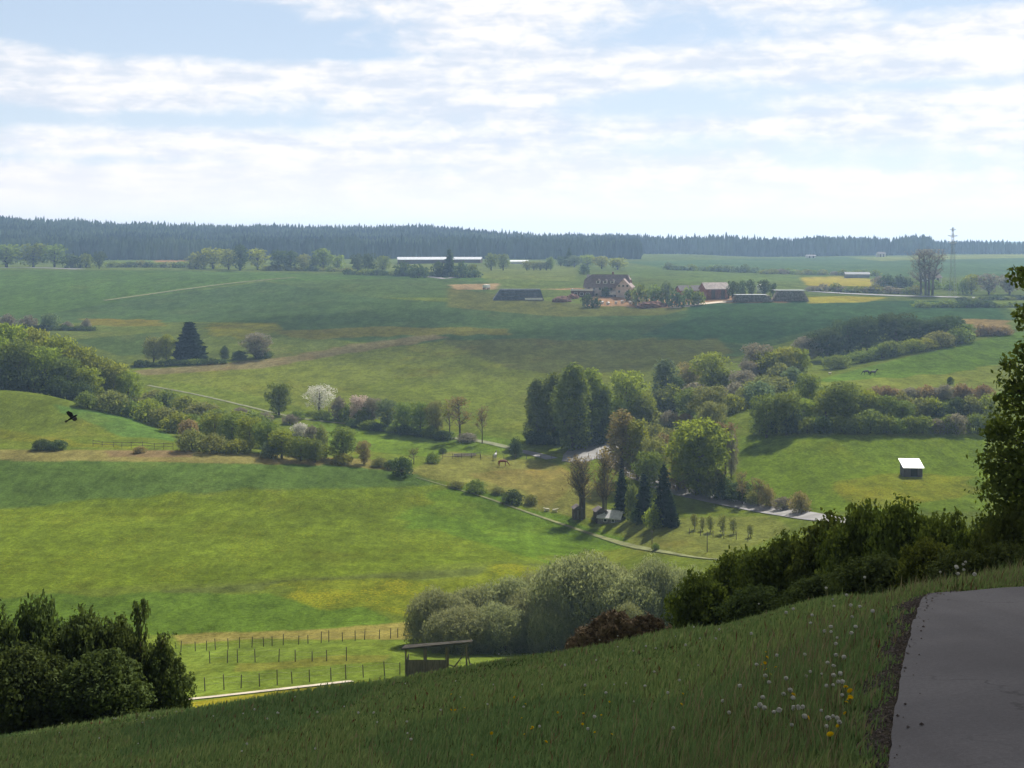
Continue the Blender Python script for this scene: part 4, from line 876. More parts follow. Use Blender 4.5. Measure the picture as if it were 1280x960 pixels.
# ---- near dark bushes
def near_bush(px, top, wd, D, mat, label, group, n=15000, leaf=.042, seed=None):
    return plant('bush', px, top, 0, wd, mat, label, group, D=D, n=n, leaf=leaf, seed=seed)
G1 = 'dark bushes right of the meadow'
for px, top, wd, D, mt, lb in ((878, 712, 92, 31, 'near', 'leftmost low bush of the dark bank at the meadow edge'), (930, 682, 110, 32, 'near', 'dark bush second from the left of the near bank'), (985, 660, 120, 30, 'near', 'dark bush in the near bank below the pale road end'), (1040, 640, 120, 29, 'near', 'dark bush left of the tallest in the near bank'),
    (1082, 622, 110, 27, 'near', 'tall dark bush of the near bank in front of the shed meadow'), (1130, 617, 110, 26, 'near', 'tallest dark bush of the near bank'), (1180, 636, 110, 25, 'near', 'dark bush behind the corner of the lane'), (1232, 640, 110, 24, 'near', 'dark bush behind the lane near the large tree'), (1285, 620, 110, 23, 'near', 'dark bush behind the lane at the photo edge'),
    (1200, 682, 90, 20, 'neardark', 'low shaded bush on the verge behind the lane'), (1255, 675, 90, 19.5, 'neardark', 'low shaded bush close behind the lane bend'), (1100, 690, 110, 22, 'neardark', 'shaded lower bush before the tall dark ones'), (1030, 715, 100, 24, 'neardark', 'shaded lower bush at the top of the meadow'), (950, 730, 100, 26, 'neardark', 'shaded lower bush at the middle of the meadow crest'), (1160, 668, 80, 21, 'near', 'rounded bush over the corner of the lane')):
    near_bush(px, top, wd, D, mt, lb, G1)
G2 = 'dark bushes at the left meadow edge'
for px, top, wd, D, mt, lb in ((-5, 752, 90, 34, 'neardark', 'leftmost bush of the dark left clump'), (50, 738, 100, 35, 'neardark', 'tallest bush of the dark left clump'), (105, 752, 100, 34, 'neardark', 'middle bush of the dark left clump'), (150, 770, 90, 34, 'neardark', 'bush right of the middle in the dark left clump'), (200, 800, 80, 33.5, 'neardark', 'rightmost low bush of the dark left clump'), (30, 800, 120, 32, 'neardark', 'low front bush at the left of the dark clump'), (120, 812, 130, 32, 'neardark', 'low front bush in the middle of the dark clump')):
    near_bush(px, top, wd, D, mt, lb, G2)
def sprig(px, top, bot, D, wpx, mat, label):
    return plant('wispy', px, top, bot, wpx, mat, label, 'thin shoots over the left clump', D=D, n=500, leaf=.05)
sprig(172, 752, 0, 34, 22, 'neardark', 'thin leafy shoot sticking out of the dark left clump'); sprig(208, 792, 0, 33.5, 34, 'neardark', 'twiggy shoot at the right end of the dark left clump')

# ---- the large near tree at the right edge
def near_tree():
    D = 24.0; x0 = 13.2; z0 = Hs(x0, D); r = np.random.default_rng(42)
    e = empty('large_tree', (x0, D, z0)); tag(e, 'large dark leafy tree reaching in at the right edge', 'tree')
    top = 1.2 - z0 + 3.5
    mb = MB(); mb.tube([(0, 0, -.3), (.1, 0, 2.5), (-.1, .1, 5.5), (0, 0, top-1)], [.26, .2, .13, .04], 9)
    lobes = []
    def px2(px, py, s, sy=None, dy=0.0):
        lobes.append((((px-640)/F*(D+dy)) - x0, dy, (HOR-py)/F*(D+dy) - z0, s, s, sy or s))
    # outline of the left side of the crown, as seen standing on the lane
    for a in ((1286, 350, .38, .22), (1276, 338, .22, .1), (1284, 395, .3), (1288, 440, .34), (1274, 488, .34, .28), (1270, 530, .62, .5), (1262, 575, .66, .55), (1268, 620, .75, .55), (1282, 665, .9, .6), (1292, 480, .7), (1275, 600, .7), (1243, 540, .28, .22), (1252, 500, .2, .16), (1262, 455, .18, .12)):
        px2(*a, dy=r.uniform(-.4, .4))
    for i in range(26):
        a = r.uniform(0, 6.28); q = r.uniform(.3, 2.2); lobes.append((math.cos(a)*q+.55, math.sin(a)*q, r.uniform(1.2, top-.6), .8, .8, .7))
    P, Dn = lobes_pts(lobes, 34000, r, .35, .45)
    keep = (P[:, 0]+x0)/(P[:, 1]+D) > (1204+r.uniform(-8, 8, len(P))-640)/F; P = P[keep]; Dn = Dn[keep]
    V, Fq = leaf_quads(P, Dn, .085, r, 1.35)
    # leafy sprays at the ends of the outer twigs
    link('crown', mesh_np('crown', V, Fq, LM['near']), e)
    for l_ in lobes[:14]:
        t = np.array(l_[:3]); b = np.array([0, 0, max(1.0, t[2]-1.6)]); mb.tube([b, b*.4+t*.6+np.array([0, 0, .1]), t], [.07, .035, .008], 6, cap=False)
        for _ in range(7):
            q = t + r.normal(size=3)*np.array(l_[3:6])*.4; mb.tube([t, (t+q)/2+r.normal(size=3)*.03, q], [.012, .008, .003], 4, cap=False)
    mb.obj('trunk', BARKD, e, True)
near_tree()

# ------------------------------------------------------------------ far wood: conifers standing on the ridge
def far_wood(name, label, spans, seed, mat):
    r = np.random.default_rng(seed); V = []; Fs = []; n = 0
    # small set of tapering ragged crowns, copied along the hill
    def crown(kind):
        P = []; Fq = []; k_ = 7; lv = 5 if kind == 0 else 4
        if kind == 0: pr = [(0, .34), (.16, .5), (.42, .46), (.68, .33), (.88, .16), (1, .02)]
        else: pr = [(0, .3), (.25, .55), (.55, .60), (.8, .42), (1, .06)]
        for (h, q) in pr:
            for j in range(k_): a = j*2*math.pi/k_; qq = q*r.uniform(.75, 1.2); P.append((math.cos(a)*qq, math.sin(a)*qq, h+r.uniform(-.03, .03)))
        for i in range(len(pr)-1):
            for j in range(k_): Fq.append([i*k_+j, i*k_+(j+1) % k_, (i+1)*k_+(j+1) % k_, (i+1)*k_+j])
        return np.array(P), np.array(Fq)
    prot = [crown(0) for _ in range(7)]+[crown(1) for _ in range(4)]
    for (px0, px1, d0, d1, step, hh) in spans:
        d = d0
        while d < d1:
            px = px0 + r.uniform(0, step)
            while px < px1:
                dd = d+r.uniform(-8, 8); x = (px-640)/F*dd; z = Hs(x, dd)
                lo = r.random() < .45; P, Fq = prot[r.integers(7, 11) if lo else r.integers(0, 7)]
                h = hh*r.uniform(.86, 1.02)*(0.92 if lo else 1)*(1+.13*float(vnoise(np.array([px/31.]), np.array([d/90.]), 71)[0]))*(1.12 if r.random() < .04 else 1); wd = h*r.uniform(.42, .66)
                a = r.uniform(0, 6.28); c, s_ = math.cos(a), math.sin(a)
                Q = np.column_stack([(P[:, 0]*c-P[:, 1]*s_)*wd*.5+x, (P[:, 0]*s_+P[:, 1]*c)*wd*.5+dd, P[:, 2]*h+z-.5])
                V.append(Q); Fs.append(Fq+n); n += len(Q); px += step*r.uniform(.6, 1.5)
            d += (d1-d0)/max(1, round((d1-d0)/22.))
    me = mesh_np(name, np.vstack(V), np.vstack(Fs), mat)
    tag(link(name, me), label, 'wood', kind='stuff')
FW = leaf_mat('far_needles', (.020, .036, .024), (.085, .115, .045), trans=.15, scale=.012)
def haze_mat():
    m, t, out = new_mat('haze_air')
    v = nd(t, 'ShaderNodeVolumePrincipled'); v.inputs['Color'].default_value = (.46, .69, 1.0, 1); v.inputs['Density'].default_value = HAZE_D; v.inputs['Anisotropy'].default_value = 0.35
    t.links.new(v.outputs[0], out.inputs['Volume']); return m
zlo = float(GV[:, 2].min()) - 1.0; xw = float(np.abs(GV[:, 0]).max()) + 20
hz = MB(); hz.box((0, (GV[:, 1].min()-10+GV[:, 1].max()+20)/2, (zlo+60)/2), (2*xw, GV[:, 1].max()-GV[:, 1].min()+30, 60-zlo))
tag(hz.obj('haze', haze_mat()), 'thin blue haze lying over the valley', 'haze', kind='stuff')
far_wood('forest', 'dark conifer forest covering the ridge along the horizon', [(-120, 800, 1080, 1520, 3.4, 21), (760, 1165, 1300, 1420, 3.4, 22), (1160, 1420, 1380, 1470, 4.2, 17)], 11, FW)

# ------------------------------------------------------------------ buildings
ROOFT = simple('roof_tile', (.25, .19, .175), .8, .3, 1.5); ROOFD = simple('roof_dark', (.13, .11, .11), .8, .3, 1.5); PLAS = simple('plaster', (.56, .50, .47), .8, .2, 1)
TIMB = simple('dark_timber', (.10, .07, .055), .85, .35, 2, stretch=(3, 3, .4)); WIN = simple('window_glass', (.03, .035, .04), .15, .2, 1, spec=.6); WFR = simple('white_frame', (.72, .72, .70), .6, .1, 2)
BRICK = simple('red_brick', (.25, .11, .075), .9, .3, 1.2); METR = simple('pale_metal_roof', (.62, .63, .66), .45, .15, .4, metal=.0, spec=.5); METG = simple('grey_metal_roof', (.40, .42, .46), .5, .15, .4, spec=.4); WOODG = simple('weathered_wood', (.14, .12, .10), .85, .4, 2.5, stretch=(4, 4, .5))
def place(o, px, bot, rz=0, dmin=60, D=None, dz=0):
    if D: x, y, z = (px-640)/F*D, D, Hs((px-640)/F*D, D)
    else: x, y, z = cast(px, bot, dmin)
    o.location = (x, y, z+dz); o.rotation_euler = (0, 0, rz); return o
def gable_roof(mb, x0, x1, y0, y1, ze, zr, over=.5, hip0=0., hip1=0., t=.18):
    """ridge along x, with half-hips of length hip0/hip1"""
    ym = (y0+y1)/2; a = (zr-ze)/((y1-y0)/2); zo = ze - a*over
    e = [(x0-over, y0-over, zo), (x1+over, y0-over, zo), (x1+over, y1+over, zo), (x0-over, y1+over, zo)]
    r0 = (x0-over+hip0, ym, zr); r1 = (x1+over-hip1, ym, zr)
    fr = .45   # height share at which the half-hip starts
    g0a = (x0-over, ym-(ym-y0)*fr, zr-(zr-ze)*fr) if hip0 else None
    top = []
    def slab(P):
        P = np.array(P); n_ = len(P); mb.add(np.vstack([P, P-[0, 0, t]]), [list(range(n_)), list(range(n_, 2*n_))[::-1]]+[[i, i+n_, (i+1) % n_+n_, (i+1) % n_] for i in range(n_)])
    f = [e[0], e[1]]; 
    if hip1: f += [(x1+over, ym-(ym-y0)*fr, zr-(zr-ze)*fr)]
    f += [r1, r0]
    if hip0: f += [(x0-over, ym-(ym-y0)*fr, zr-(zr-ze)*fr)]
    slab(f)
    bck = [e[2], e[3]]
    if hip0: bck += [(x0-over, ym+(y1-ym)*fr, zr-(zr-ze)*fr)]
    bck += [r0, r1]
    if hip1: bck += [(x1+over, ym+(y1-ym)*fr, zr-(zr-ze)*fr)]
    slab(bck)
    if hip0: slab([r0, (x0-over, ym-(ym-y0)*fr, zr-(zr-ze)*fr), (x0-over, ym+(y1-ym)*fr, zr-(zr-ze)*fr)])
    if hip1: slab([r1, (x1+over, ym+(y1-ym)*fr, zr-(zr-ze)*fr), (x1+over, ym-(ym-y0)*fr, zr-(zr-ze)*fr)])
def window(parent, x, y, z, w_, h_, ax='y', sgn=-1):
    m = MB(); f = MB()
    if ax == 'y':
        f.box((x, y+sgn*.04, z), (w_+.25, .1, h_+.25)); m.box((x, y+sgn*.10, z), (w_, .04, h_))
    else:
        f.box((x+sgn*.04, y, z), (.1, w_+.25, h_+.25)); m.box((x+sgn*.10, y, z), (.04, w_, h_))
    wo_ = f.obj('window', WFR, parent); m.obj('pane', WIN, wo_)
def farmhouse():
    e = empty('farmhouse'); tag(e, 'large farmhouse with pinkish tiled roof, dormers and a dark timber gable', 'house')
    wl = MB(); wl.prism([(-5.5, -2.5), (5.5, -2.5), (5.5, 5.2), (0, 11.0), (-5.5, 5.2)], -9, 9, 'x')
    wl.obj('wall', PLAS, e)
    tg = MB(); tg.prism([(-5.2, 4.4), (5.2, 4.4), (5.2, 5.2), (2.7, 7.9), (-2.7, 7.9), (-5.2, 5.2)], -9.12, -9.004, 'x'); tg.obj('timber_gable', TIMB, e)
    rf = MB(); gable_roof(rf, -9, 9, -5.5, 5.5, 5.2, 11.2, .7, 3.0, 1.5); r_ = rf.obj('roof', ROOFT, e)
    c = MB(); c.box((2, .8, 11.6), (.8, .8, 2.0)); c.obj('chimney', BRICK, r_)
    for x in (-3.5, -.5, 2.5):
        d = MB(); d.box((x, -3.9, 7.2), (1.7, 2.0, 1.5)); dd = d.obj('dormer', WFR, r_)
        d = MB(); d.prism([(x-1.1, 7.9), (x+1.1, 7.9), (x, 8.7)], -5.1, -2.2, 'y'); d.obj('dormer_roof', ROOFD, dd) if False else d.obj('dormer_roof', ROOFD, r_)
        d = MB(); d.box((x, -4.93, 7.2), (1.0, .06, 1.0)); d.obj('dormer_window', WIN, r_)
    # cross wing on the right with its gable to the valley
    wg = MB(); wg.prism([(4.6, -2.5), (10.6, -2.5), (10.6, 5.0), (7.6, 8.8), (4.6, 5.0)], -8.2, 2, 'y'); w2 = wg.obj('wing', PLAS, e)
    g = MB(); ov = .5
    for s_ in (-1, 1):
        P = [(7.6, -8.8, 9.15), (7.6+s_*3.7, -8.8, 4.55), (7.6+s_*3.7, 2.2, 4.55), (7.6, 2.2, 9.15)]
        P = np.array(P); g.add(np.vstack([P, P-[0, 0, .2]]), [[0, 1, 2, 3], [7, 6, 5, 4], [0, 4, 5, 1], [1, 5, 6, 2], [2, 6, 7, 3], [3, 7, 4, 0]])
    g.obj('wing_roof', ROOFT, e)
    for x in (5.9, 7.6, 9.3): window(w2, x, -8.2, 5.4, .9, 1.1)
    for x in (5.9, 9.3): window(w2, x, -8.2, 2.4, .9, 1.2)
    for x in (-7.4, -5, -2.6, -.2, 2.2): window(e, x, -5.5, 3.6, 1.0, 1.3)
    for x in (-4, -1.2, 1.6): window(e, x, -5.5, .6, 1.0, 1.2)
    for y in (-3, 0, 3): window(e, -9, y, 3.2, 1.0, 1.3, 'x', -1)
    # low terrace wing on the left with a white parapet
    tw = MB(); tw.box((-9.5, -8.0, 0.2), (9, 5, 5.2)); t_ = tw.obj('terrace_wing', TIMB, e)
    tp = MB(); tp.box((-9.5, -10.55, 3.2), (9.4, .12, .9)); tp.box((-14.1, -8.0, 3.2), (.12, 5.1, .9)); tp.obj('parapet', WFR, t_)
    for x in (-12, -9.5, -7): window(t_, x, -10.5, 1.0, 1.4, 1.2)
    place(e, 760, 369, math.radians(-14), 480); e.scale = (1.12, 1.0, .88); return e
farmhouse()
def simple_barn(name, label, cat, L_, W_, ze, zr, wallm, roofm, rz, px, bot, dmin, door=True, D=None):
    e = empty(name); tag(e, label, cat)
    w_ = MB(); w_.prism([(-W_/2, -2), (W_/2, -2), (W_/2, ze), (0, zr-.15), (-W_/2, ze)], -L_/2, L_/2, 'x'); w_.obj('wall', wallm, e)
    r = MB(); gable_roof(r, -L_/2, L_/2, -W_/2, W_/2, ze, zr, .5); r.obj('roof', roofm, e)
    if door:
        d = MB(); d.box((-L_*.2, -W_/2-.06, ze*.42), (L_*.16, .1, ze*.84)); d.obj('door', TIMB, e)
        d = MB(); d.box((L_*.22, -W_/2-.06, ze*.42), (L_*.16, .1, ze*.84)); d.obj('door', TIMB, e)
    place(e, px, bot, rz, dmin, D=D); return e
simple_barn('barn', 'red brick barn with pale roof standing right of the farm bushes', 'barn', 11.5, 8, 4.8, 7.4, BRICK, simple('barn_roof', (.32, .26, .24), .7, .3, .8), math.radians(14), 893, 373, 450)
simple_barn('lean_to_shed', 'low dark roofed shed joined to the left of the red barn', 'shed', 13, 6, 3.4, 5.4, BRICK, ROOFD, math.radians(14), 864, 371, 450)
simple_barn('long_barn', 'left and longer of two white roofed barns on the far plateau', 'barn', 37, 13, 4.6, 6.3, TIMB, METG, math.radians(8), 528, 0, 600, D=905).location.z -= 1.6
simple_barn('long_barn', 'right and shorter of two white roofed barns on the far plateau', 'barn', 21, 12, 4.3, 5.9, TIMB, METG, math.radians(-6), 585, 0, 600, D=925).location.z -= 1.6
simple_barn('cottage', 'small white walled cottage with red roof behind the bare plateau tree', 'house', 10, 7, 3.2, 6.5, WFR, ROOFT, math.radians(20), 1163, 353, 550)
simple_barn('far_shed', 'long grey shed beyond the rape field', 'shed', 15, 6, 2.4, 3.6, simple('grey_sheet', (.16, .17, .20), .7, .15, .3), simple('grey_sheet', (.16, .17, .20)), math.radians(-5), 1071, 347, 640, door=False)
simple_barn('far_house', 'tiny white house at the foot of the forest on the right', 'house', 8, 6, 3.2, 5.0, PLAS, ROOFD, 0.1, 1101, 0, 900, D=1230)
simple_barn('roadside_hall', 'tiny pale hall at the edge of the far right forest', 'building', 9, 6, 2.2, 3.2, PLAS, ROOFD, 0.1, 1013, 0, 900, D=1225)
simple_barn('greenhouse', 'small flat white shed left of the orchard trees', 'shed', 13, 6, 2.0, 2.8, WFR, METR, 0, 649, 0, 600, D=905, door=False)
# silage clamp under dark sheeting
def clamp():
    e = empty('silage_clamp'); tag(e, 'long silage clamp under dark blue grey sheeting left of the farm', 'silage clamp')
    v = []; L_ = 22.; W_ = 9.
    m = MB(); base_ = np.array([(-L_/2-1, -W_/2, -1), (L_/2+1, -W_/2, -1), (L_/2+1, W_/2, -1), (-L_/2-1, W_/2, -1), (-L_/2+3, -.8, 4.6), (L_/2-.6, -.8, 4.6), (L_/2-.6, W_/2-1.2, 4.6), (-L_/2+3, W_/2-1.2, 4.6)])
    m.add(base_, [[0, 3, 2, 1], [4, 5, 6, 7], [0, 1, 5, 4], [1, 2, 6, 5], [2, 3, 7, 6], [3, 0, 4, 7]]); m.obj('sheeting', simple('clamp_sheet', (.10, .115, .15), .6, .3, .8), e)
    t = MB()
    for k in range(4):
        f = .18+.22*k; y = -W_/2+(W_/2-.8)*f; z = -1+5.6*f
        t.box((1, y-.12, z+.05), (L_-2-k*1.0, .35, .3))
    t.obj('weights', simple('clamp_weights', (.16, .17, .19), .8, .4, 1.0), e)
    p = MB(); p.box((7, -W_/2-.6, .3), (8, .5, .9)); p.obj('kerb', WFR, e)
    place(e, 647, 374, 0.06, 430)
clamp()
def log_stack(px, bot, L_, Hh, rz, label, seed):
    r = np.random.default_rng(seed); e = empty('timber_stack'); tag(e, label, 'timber stack', 'timber stacks beside the farm')
    m = MB(); w_ = 5.0; rows_ = int(Hh/.62)
    for k in range(rows_):
        n_ = int((L_-k*.7)/.66)
        for i in range(n_):
            x = -L_/2+.35*k+.33+i*.66+r.uniform(-.05, .05); d = r.uniform(.26, .34); y0 = -w_/2+r.uniform(-.25, .25)
            m.tube([(x, y0, .3+k*.56), (x, y0+w_, .3+k*.56)], d, 7)
    ob = m.obj('logs', [simple('log_wood', (.32, .28, .24), .85, .5, 1.2)], e)
    c = MB(); c.box((-L_*.05, 0, rows_*.56+.35), (L_*.8, w_+.5, .14)); c.obj('cover', simple('cover_sheet', (.26, .27, .30), .6, .3, 1), e)
    place(e, px, bot, rz, 430)
log_stack(940, 377, 18, 3.6, .03, 'left and lower of two long timber stacks beside the yellow field', 1)
log_stack(988, 376, 17, 5.0, -.04, 'right and higher of two timber stacks beside the yellow field', 2)
def mound(name, px, bot, L_, W_, Hh, mat, label, cat, dmin=430, seed=1, D=None, group=None, amp=.3, dz=0., sc=2.5):
    P, Fq = blob_sphere(64, 32); nz_ = np.array([mnoise.fractal(Vector(p*sc)+Vector((seed*5, 1, 2)), .9, 2.0, 5) for p in P])
    V = P*(1+amp*nz_)[:, None]*np.array([L_/2, W_/2, Hh]); V[:, 2] = np.where(V[:, 2] < 0, V[:, 2]*.3, V[:, 2])
    o = link(name, mesh_np(name, V, Fq, mat, smooth=True)); tag(o, label, cat, group); place(o, px, bot, .3 if D is None else 0, dmin, D, dz); return o
SOIL = simple('red_soil', (.24, .13, .10), .95, .35, .8, bump=.5)
mound('soil_heap', 702, 377, 9, 6, 2.2, SOIL, 'left reddish soil heap between the clamp and the farmhouse', 'soil heap', seed=2)
mound('soil_heap', 716, 373, 6, 4, 1.8, SOIL, 'small reddish soil heap right of the larger one by the clamp', 'soil heap', seed=3)
mound('soil_heap', 815, 384, 13, 6, 2.4, SOIL, 'long reddish soil heap below the farm bushes', 'soil heap', seed=4)
for i, (px, bot) in enumerate(((741, 381), (752, 380), (760, 381), (770, 380), (778, 379), (788, 380))):
    m = MB(); m.tube([(-.7, 0, .65), (.7, 0, .65)], .68, 12); o = m.obj('wrapped_bale', simple('bale_wrap', (.55, .57, .58), .5, .2, 2), None, False)
    tag(o, 'pale round wrapped bale lying in the row before the farmhouse', 'bale', 'wrapped bales before the farmhouse'); place(o, px, bot, .5*i, 430)
def trailer(px, bot, rz, label):
    e = empty('farm_trailer'); tag(e, label, 'trailer'); m = MB(); m.box((0, 0, 1.7), (4.6, 2.2, 1.4)); m.obj('body', WFR, e)
    m = MB(); m.box((0, 0, .92), (5.0, 1.6, .14)); m.tube([(2.4, 0, .9), (3.9, 0, .6)], .07, 6); m.obj('chassis', ROOFD, e)
    for sx in (-1.1, .9):
        for sy in (-1, 1): m = MB(); m.tube([(sx, sy*.95, .45), (sx, sy*1.2, .45)], .45, 12); m.obj('wheel', ROOFD, e)
    place(e, px, bot, rz, 430)
trailer(767, 371, .1, 'white trailer parked in front of the farmhouse wall')
trailer(608, 362, 1.2, 'small white trailer standing at the left of the silage clamp')
# round white tank behind the stacks
m = MB(); m.tube([(0, 0, 0), (0, 0, 3.4), (0, 0, 4.0), (0, 0, 4.3)], [1.6, 1.6, 1.1, .2], 14); o = m.obj('white_tank', WFR, None, True); tag(o, 'white domed tank behind the timber stacks', 'tank'); place(o, 950, 366, 0, 450)

# power pylon on the plateau
def pylon():
    e = empty('power_pylon'); tag(e, 'slender grey lattice pylon rising above the horizon at right', 'pylon')
    x, y, z = cast(1191, 370, 500); Ht = (HOR-283)/F*y - z; m = MB(); n_ = 12
    wd = lambda t: 1.3*(1-t)**1.1+.25
    for i in range(n_):
        t0, t1 = i/n_, (i+1)/n_
        for a in range(4):
            s0 = [(-1, -1), (1, -1), (1, 1), (-1, 1)][a]; s1 = [(-1, -1), (1, -1), (1, 1), (-1, 1)][(a+1) % 4]
            p = lambda s_, t: (s_[0]*wd(t), s_[1]*wd(t), t*Ht)
            m.tube([p(s0, t0), p(s0, t1)], .05, 4, False); m.tube([p(s0, t0), p(s1, t1)], .035, 4, False); m.tube([p(s1, t0), p(s0, t1)], .035, 4, False)
    m.obj('tower', simple('galvanised', (.33, .35, .37), .6, .1, 1), e)
    for t, w_ in ((.76, 6.0), (.86, 7.5), (.95, 4.5)):
        c = MB(); c.tube([(-w_, 0, t*Ht+.5), (0, 0, t*Ht+.9), (w_, 0, t*Ht+.5)], .12, 4); c.tube([(-w_, 0, t*Ht+.5), (0, 0, t*Ht), (w_, 0, t*Ht+.5)], .12, 4); c.obj('cross_arm', simple('galvanised', (.33, .35, .37)), e)
    e.location = (x, y, z-.3); e.rotation_euler = (0, 0, .9)
pylon()

# homestead roof among the conifers
def homestead():
    e = empty('cottage'); tag(e, 'low cottage with glaring white roof at the foot of the dark conifers', 'cottage')
    w_ = MB(); w_.prism([(-2.2, -1), (2.2, -1), (2.2, 1.3), (0, 2.5), (-2.2, 1.3)], -3.2, 3.2, 'x'); w_.obj('wall', simple('grey_boards', (.2, .18, .18), .8, .3, 2), e)
    r = MB(); gable_roof(r, -3.2, 3.2, -2.2, 2.2, 1.3, 2.6, .3); r.obj('roof', simple('white_roof', (.62, .62, .62), .4, .2, 1.5, spec=.5), e)
    window(e, -1, -2.2, .6, .8, .7); window(e, 1.2, -2.2, .6, .8, .7)
    place(e, 764, 651, -.35, 190); e.scale = (.62, .7, .72)
homestead()
def hut(px, bot, h, w_, label):
    e = empty('garden_hut'); tag(e, label, 'hut'); m = MB(); m.box((0, 0, h*.42), (w_, w_, h*.86)); m.obj('wall', TIMB, e)
    m = MB(); m.prism([(-w_*.62, h*.8), (w_*.62, h*.8), (0, h*1.05)], -w_*.62, w_*.62, 'y'); m.obj('roof', ROOFD, e)
    m = MB(); m.box((0, -w_/2-.03, h*.36), (w_*.42, .05, h*.66)); m.obj('door', WOODG, e); place(e, px, bot, .2, 190)
hut(722, 648, 2.3, 1.6, 'narrow dark hut at the foot of the left twiggy tree'); hut(750, 652, 2.4, 1.9, 'dark hut between twiggy tree and white roof')

# field shelter on the right meadow
def white_shed():
    e = empty('field_shelter'); tag(e, 'small dark field shelter with bright white pent roof on the right meadow', 'shed')
    m = MB(); m.prism([(-1.5, -.8), (1.5, -.8), (1.5, 2.75), (-1.5, 1.9)], -1.95, 1.95, 'x'); m.obj('wall', simple('shed_wall', (.09, .08, .095), .8, .3, 2, stretch=(4, 4, .3)), e)
    m = MB(); P = np.array([(-2.2, -1.95, 1.72), (2.2, -1.95, 1.72), (2.2, 1.9, 2.92), (-2.2, 1.9, 2.92)]); m.add(np.vstack([P, P+[0, 0, .09]]), [[3, 2, 1, 0], [4, 5, 6, 7], [0, 1, 5, 4], [1, 2, 6, 5], [2, 3, 7, 6], [3, 0, 4, 7]])
    m.obj('roof', simple('white_sheet_roof', (.60, .61, .63), .5, .15, 2.5, spec=.4, stretch=(4, .3, .3)), e)
    m = MB(); m.box((.2, -1.53, .85), (1.4, .05, 1.5)); m.obj('painted_opening', simple('interior_shade', (.03, .03, .03), .9, .1, 1), e)  # dark panel on the closed wall, coloured as the shaded interior
    place(e, 1139, 594, -.06, 190); e.scale = (.82, .85, .88)
white_shed()
# open shelter in the paddock
def open_shelter():
    e = empty('open_shelter'); tag(e, 'weathered open shelter on posts with a flat sloping roof above the meadow crest', 'shelter')
    D = 104.; x0 = (547-640)/F*D; z0 = Hs(x0, D); k = D/F
    X = lambda px: (px-547)*k; Z = lambda py, dy=0.: (HOR-py)/F*(D+dy) - z0
    for px, y, t, b in ((509, -1.4, 812, 850), (529, 1.4, 811, 850), (534, -1.4, 811, 850), (559, -1.4, 808, 850), (559, 1.4, 808, 850), (584, -1.4, 804, 850)):
        m = MB(); m.tube([(X(px), y, Z(b)), (X(px), y, Z(t, y))], .085, 6); m.obj('post', WOODG, e)
    m = MB(); m.tube([(X(584), -1.4, Z(806)), (X(589), -1.5, Z(826)), (X(590), -1.5, Z(850))], .07, 6); m.tube([(X(583), -1.4, Z(808)), (X(566), -1.4, Z(830))], .06, 6); m.tube([(X(562), -1.4, Z(824)), (X(590), -1.4, Z(832))], .06, 6); m.obj('brace', WOODG, e)
    P = np.array([(X(504), -1.8, Z(812.5, -1.8)), (X(590), -1.8, Z(804, -1.8)), (X(590), 1.9, Z(801.5, 1.9)), (X(504), 1.9, Z(808, 1.9))]); m = MB()
    m.add(np.vstack([P, P+[0, 0, .14]]), [[3, 2, 1, 0], [4, 5, 6, 7], [0, 1, 5, 4], [1, 2, 6, 5], [2, 3, 7, 6], [3, 0, 4, 7]])
    m.obj('roof', simple('shelter_roof', (.05, .046, .04), 1.0, .4, 1.5, spec=.0), e)
    m = MB(); m.box(((X(508)+X(560))/2, -1.3, (Z(825, -1.3)+Z(852))/2), (X(560)-X(508), .08, Z(825, -1.3)-Z(852)))
    m.obj('board_wall', WOODG, e); m = MB(); m.box((X(509), .1, (Z(824)+Z(852))/2), (.08, 2.6, Z(824)-Z(852))); m.obj('side_wall', WOODG, e)
    e.location = (x0, D, z0)
open_shelter()

# fences
def fence(label, pp, dmin, h=1.15, rails=False, th=.06, name='post_fence'):
    P = [cast(a, b, dmin) for a, b in pp]; e = empty(name, P[0]); tag(e, label, 'fence'); r = random.Random(len(pp)*7+int(pp[0][0])); o = Vector(P[0])
    tops = []
    for p in P:
        m = MB(); q = Vector(p)-o; hh = h*r.uniform(.85, 1.15); lx, ly = r.uniform(-.09, .09), r.uniform(-.05, .05)
        m.tube([(q.x, q.y, q.z-.3), (q.x+lx, q.y+ly, q.z+hh)], [th, th*.8], 6); m.obj('post', WOODG, e); tops.append((q.x+lx*.8, q.y+ly*.8, q.z+hh*.85, q.z+hh*.45))
    w_ = MB()
    for a, b in zip(tops[:-1], tops[1:]):
        for k in (2, 3): w_.tube([(a[0], a[1], a[k]), (b[0], b[1], b[k])], .045 if rails else .006, 4, False)
    w_.obj('rail' if rails else 'wire', WOODG if rails else simple('fence_wire', (.25, .24, .22), .6, .1, 1), e)
def lin(a, b, n, jit=3, seed=0):
    r = random.Random(seed); return [(a[0]+(b[0]-a[0])*i/(n-1)+r.uniform(-jit, jit), a[1]+(b[1]-a[1])*i/(n-1)) for i in range(n)]
fence('post and wire fence along the dry strip at the top of the paddock', lin((228, 815), (500, 797), 20, 3, 1), 95)
fence('short row of posts across the middle of the paddock', lin((258, 829), (432, 826), 9, 5, 2), 95, 1.2)
fence('row of dark posts just above the white gravel track', lin((258, 864), (500, 843), 12, 3, 3), 84, 1.25)
fence('low post fence across the left spur meadow', lin((118, 558), (215, 562), 9, 3, 4), 215, 1.3, True)
fence('timber rail fence beside the pasture of the brown horse', lin((553, 574), (600, 572), 5, 1, 5), 215, 1.3, True)
fence('faint post fence in front of the dark junction shadow', lin((600, 575), (735, 573), 10, 2, 6), 225, 1.1)
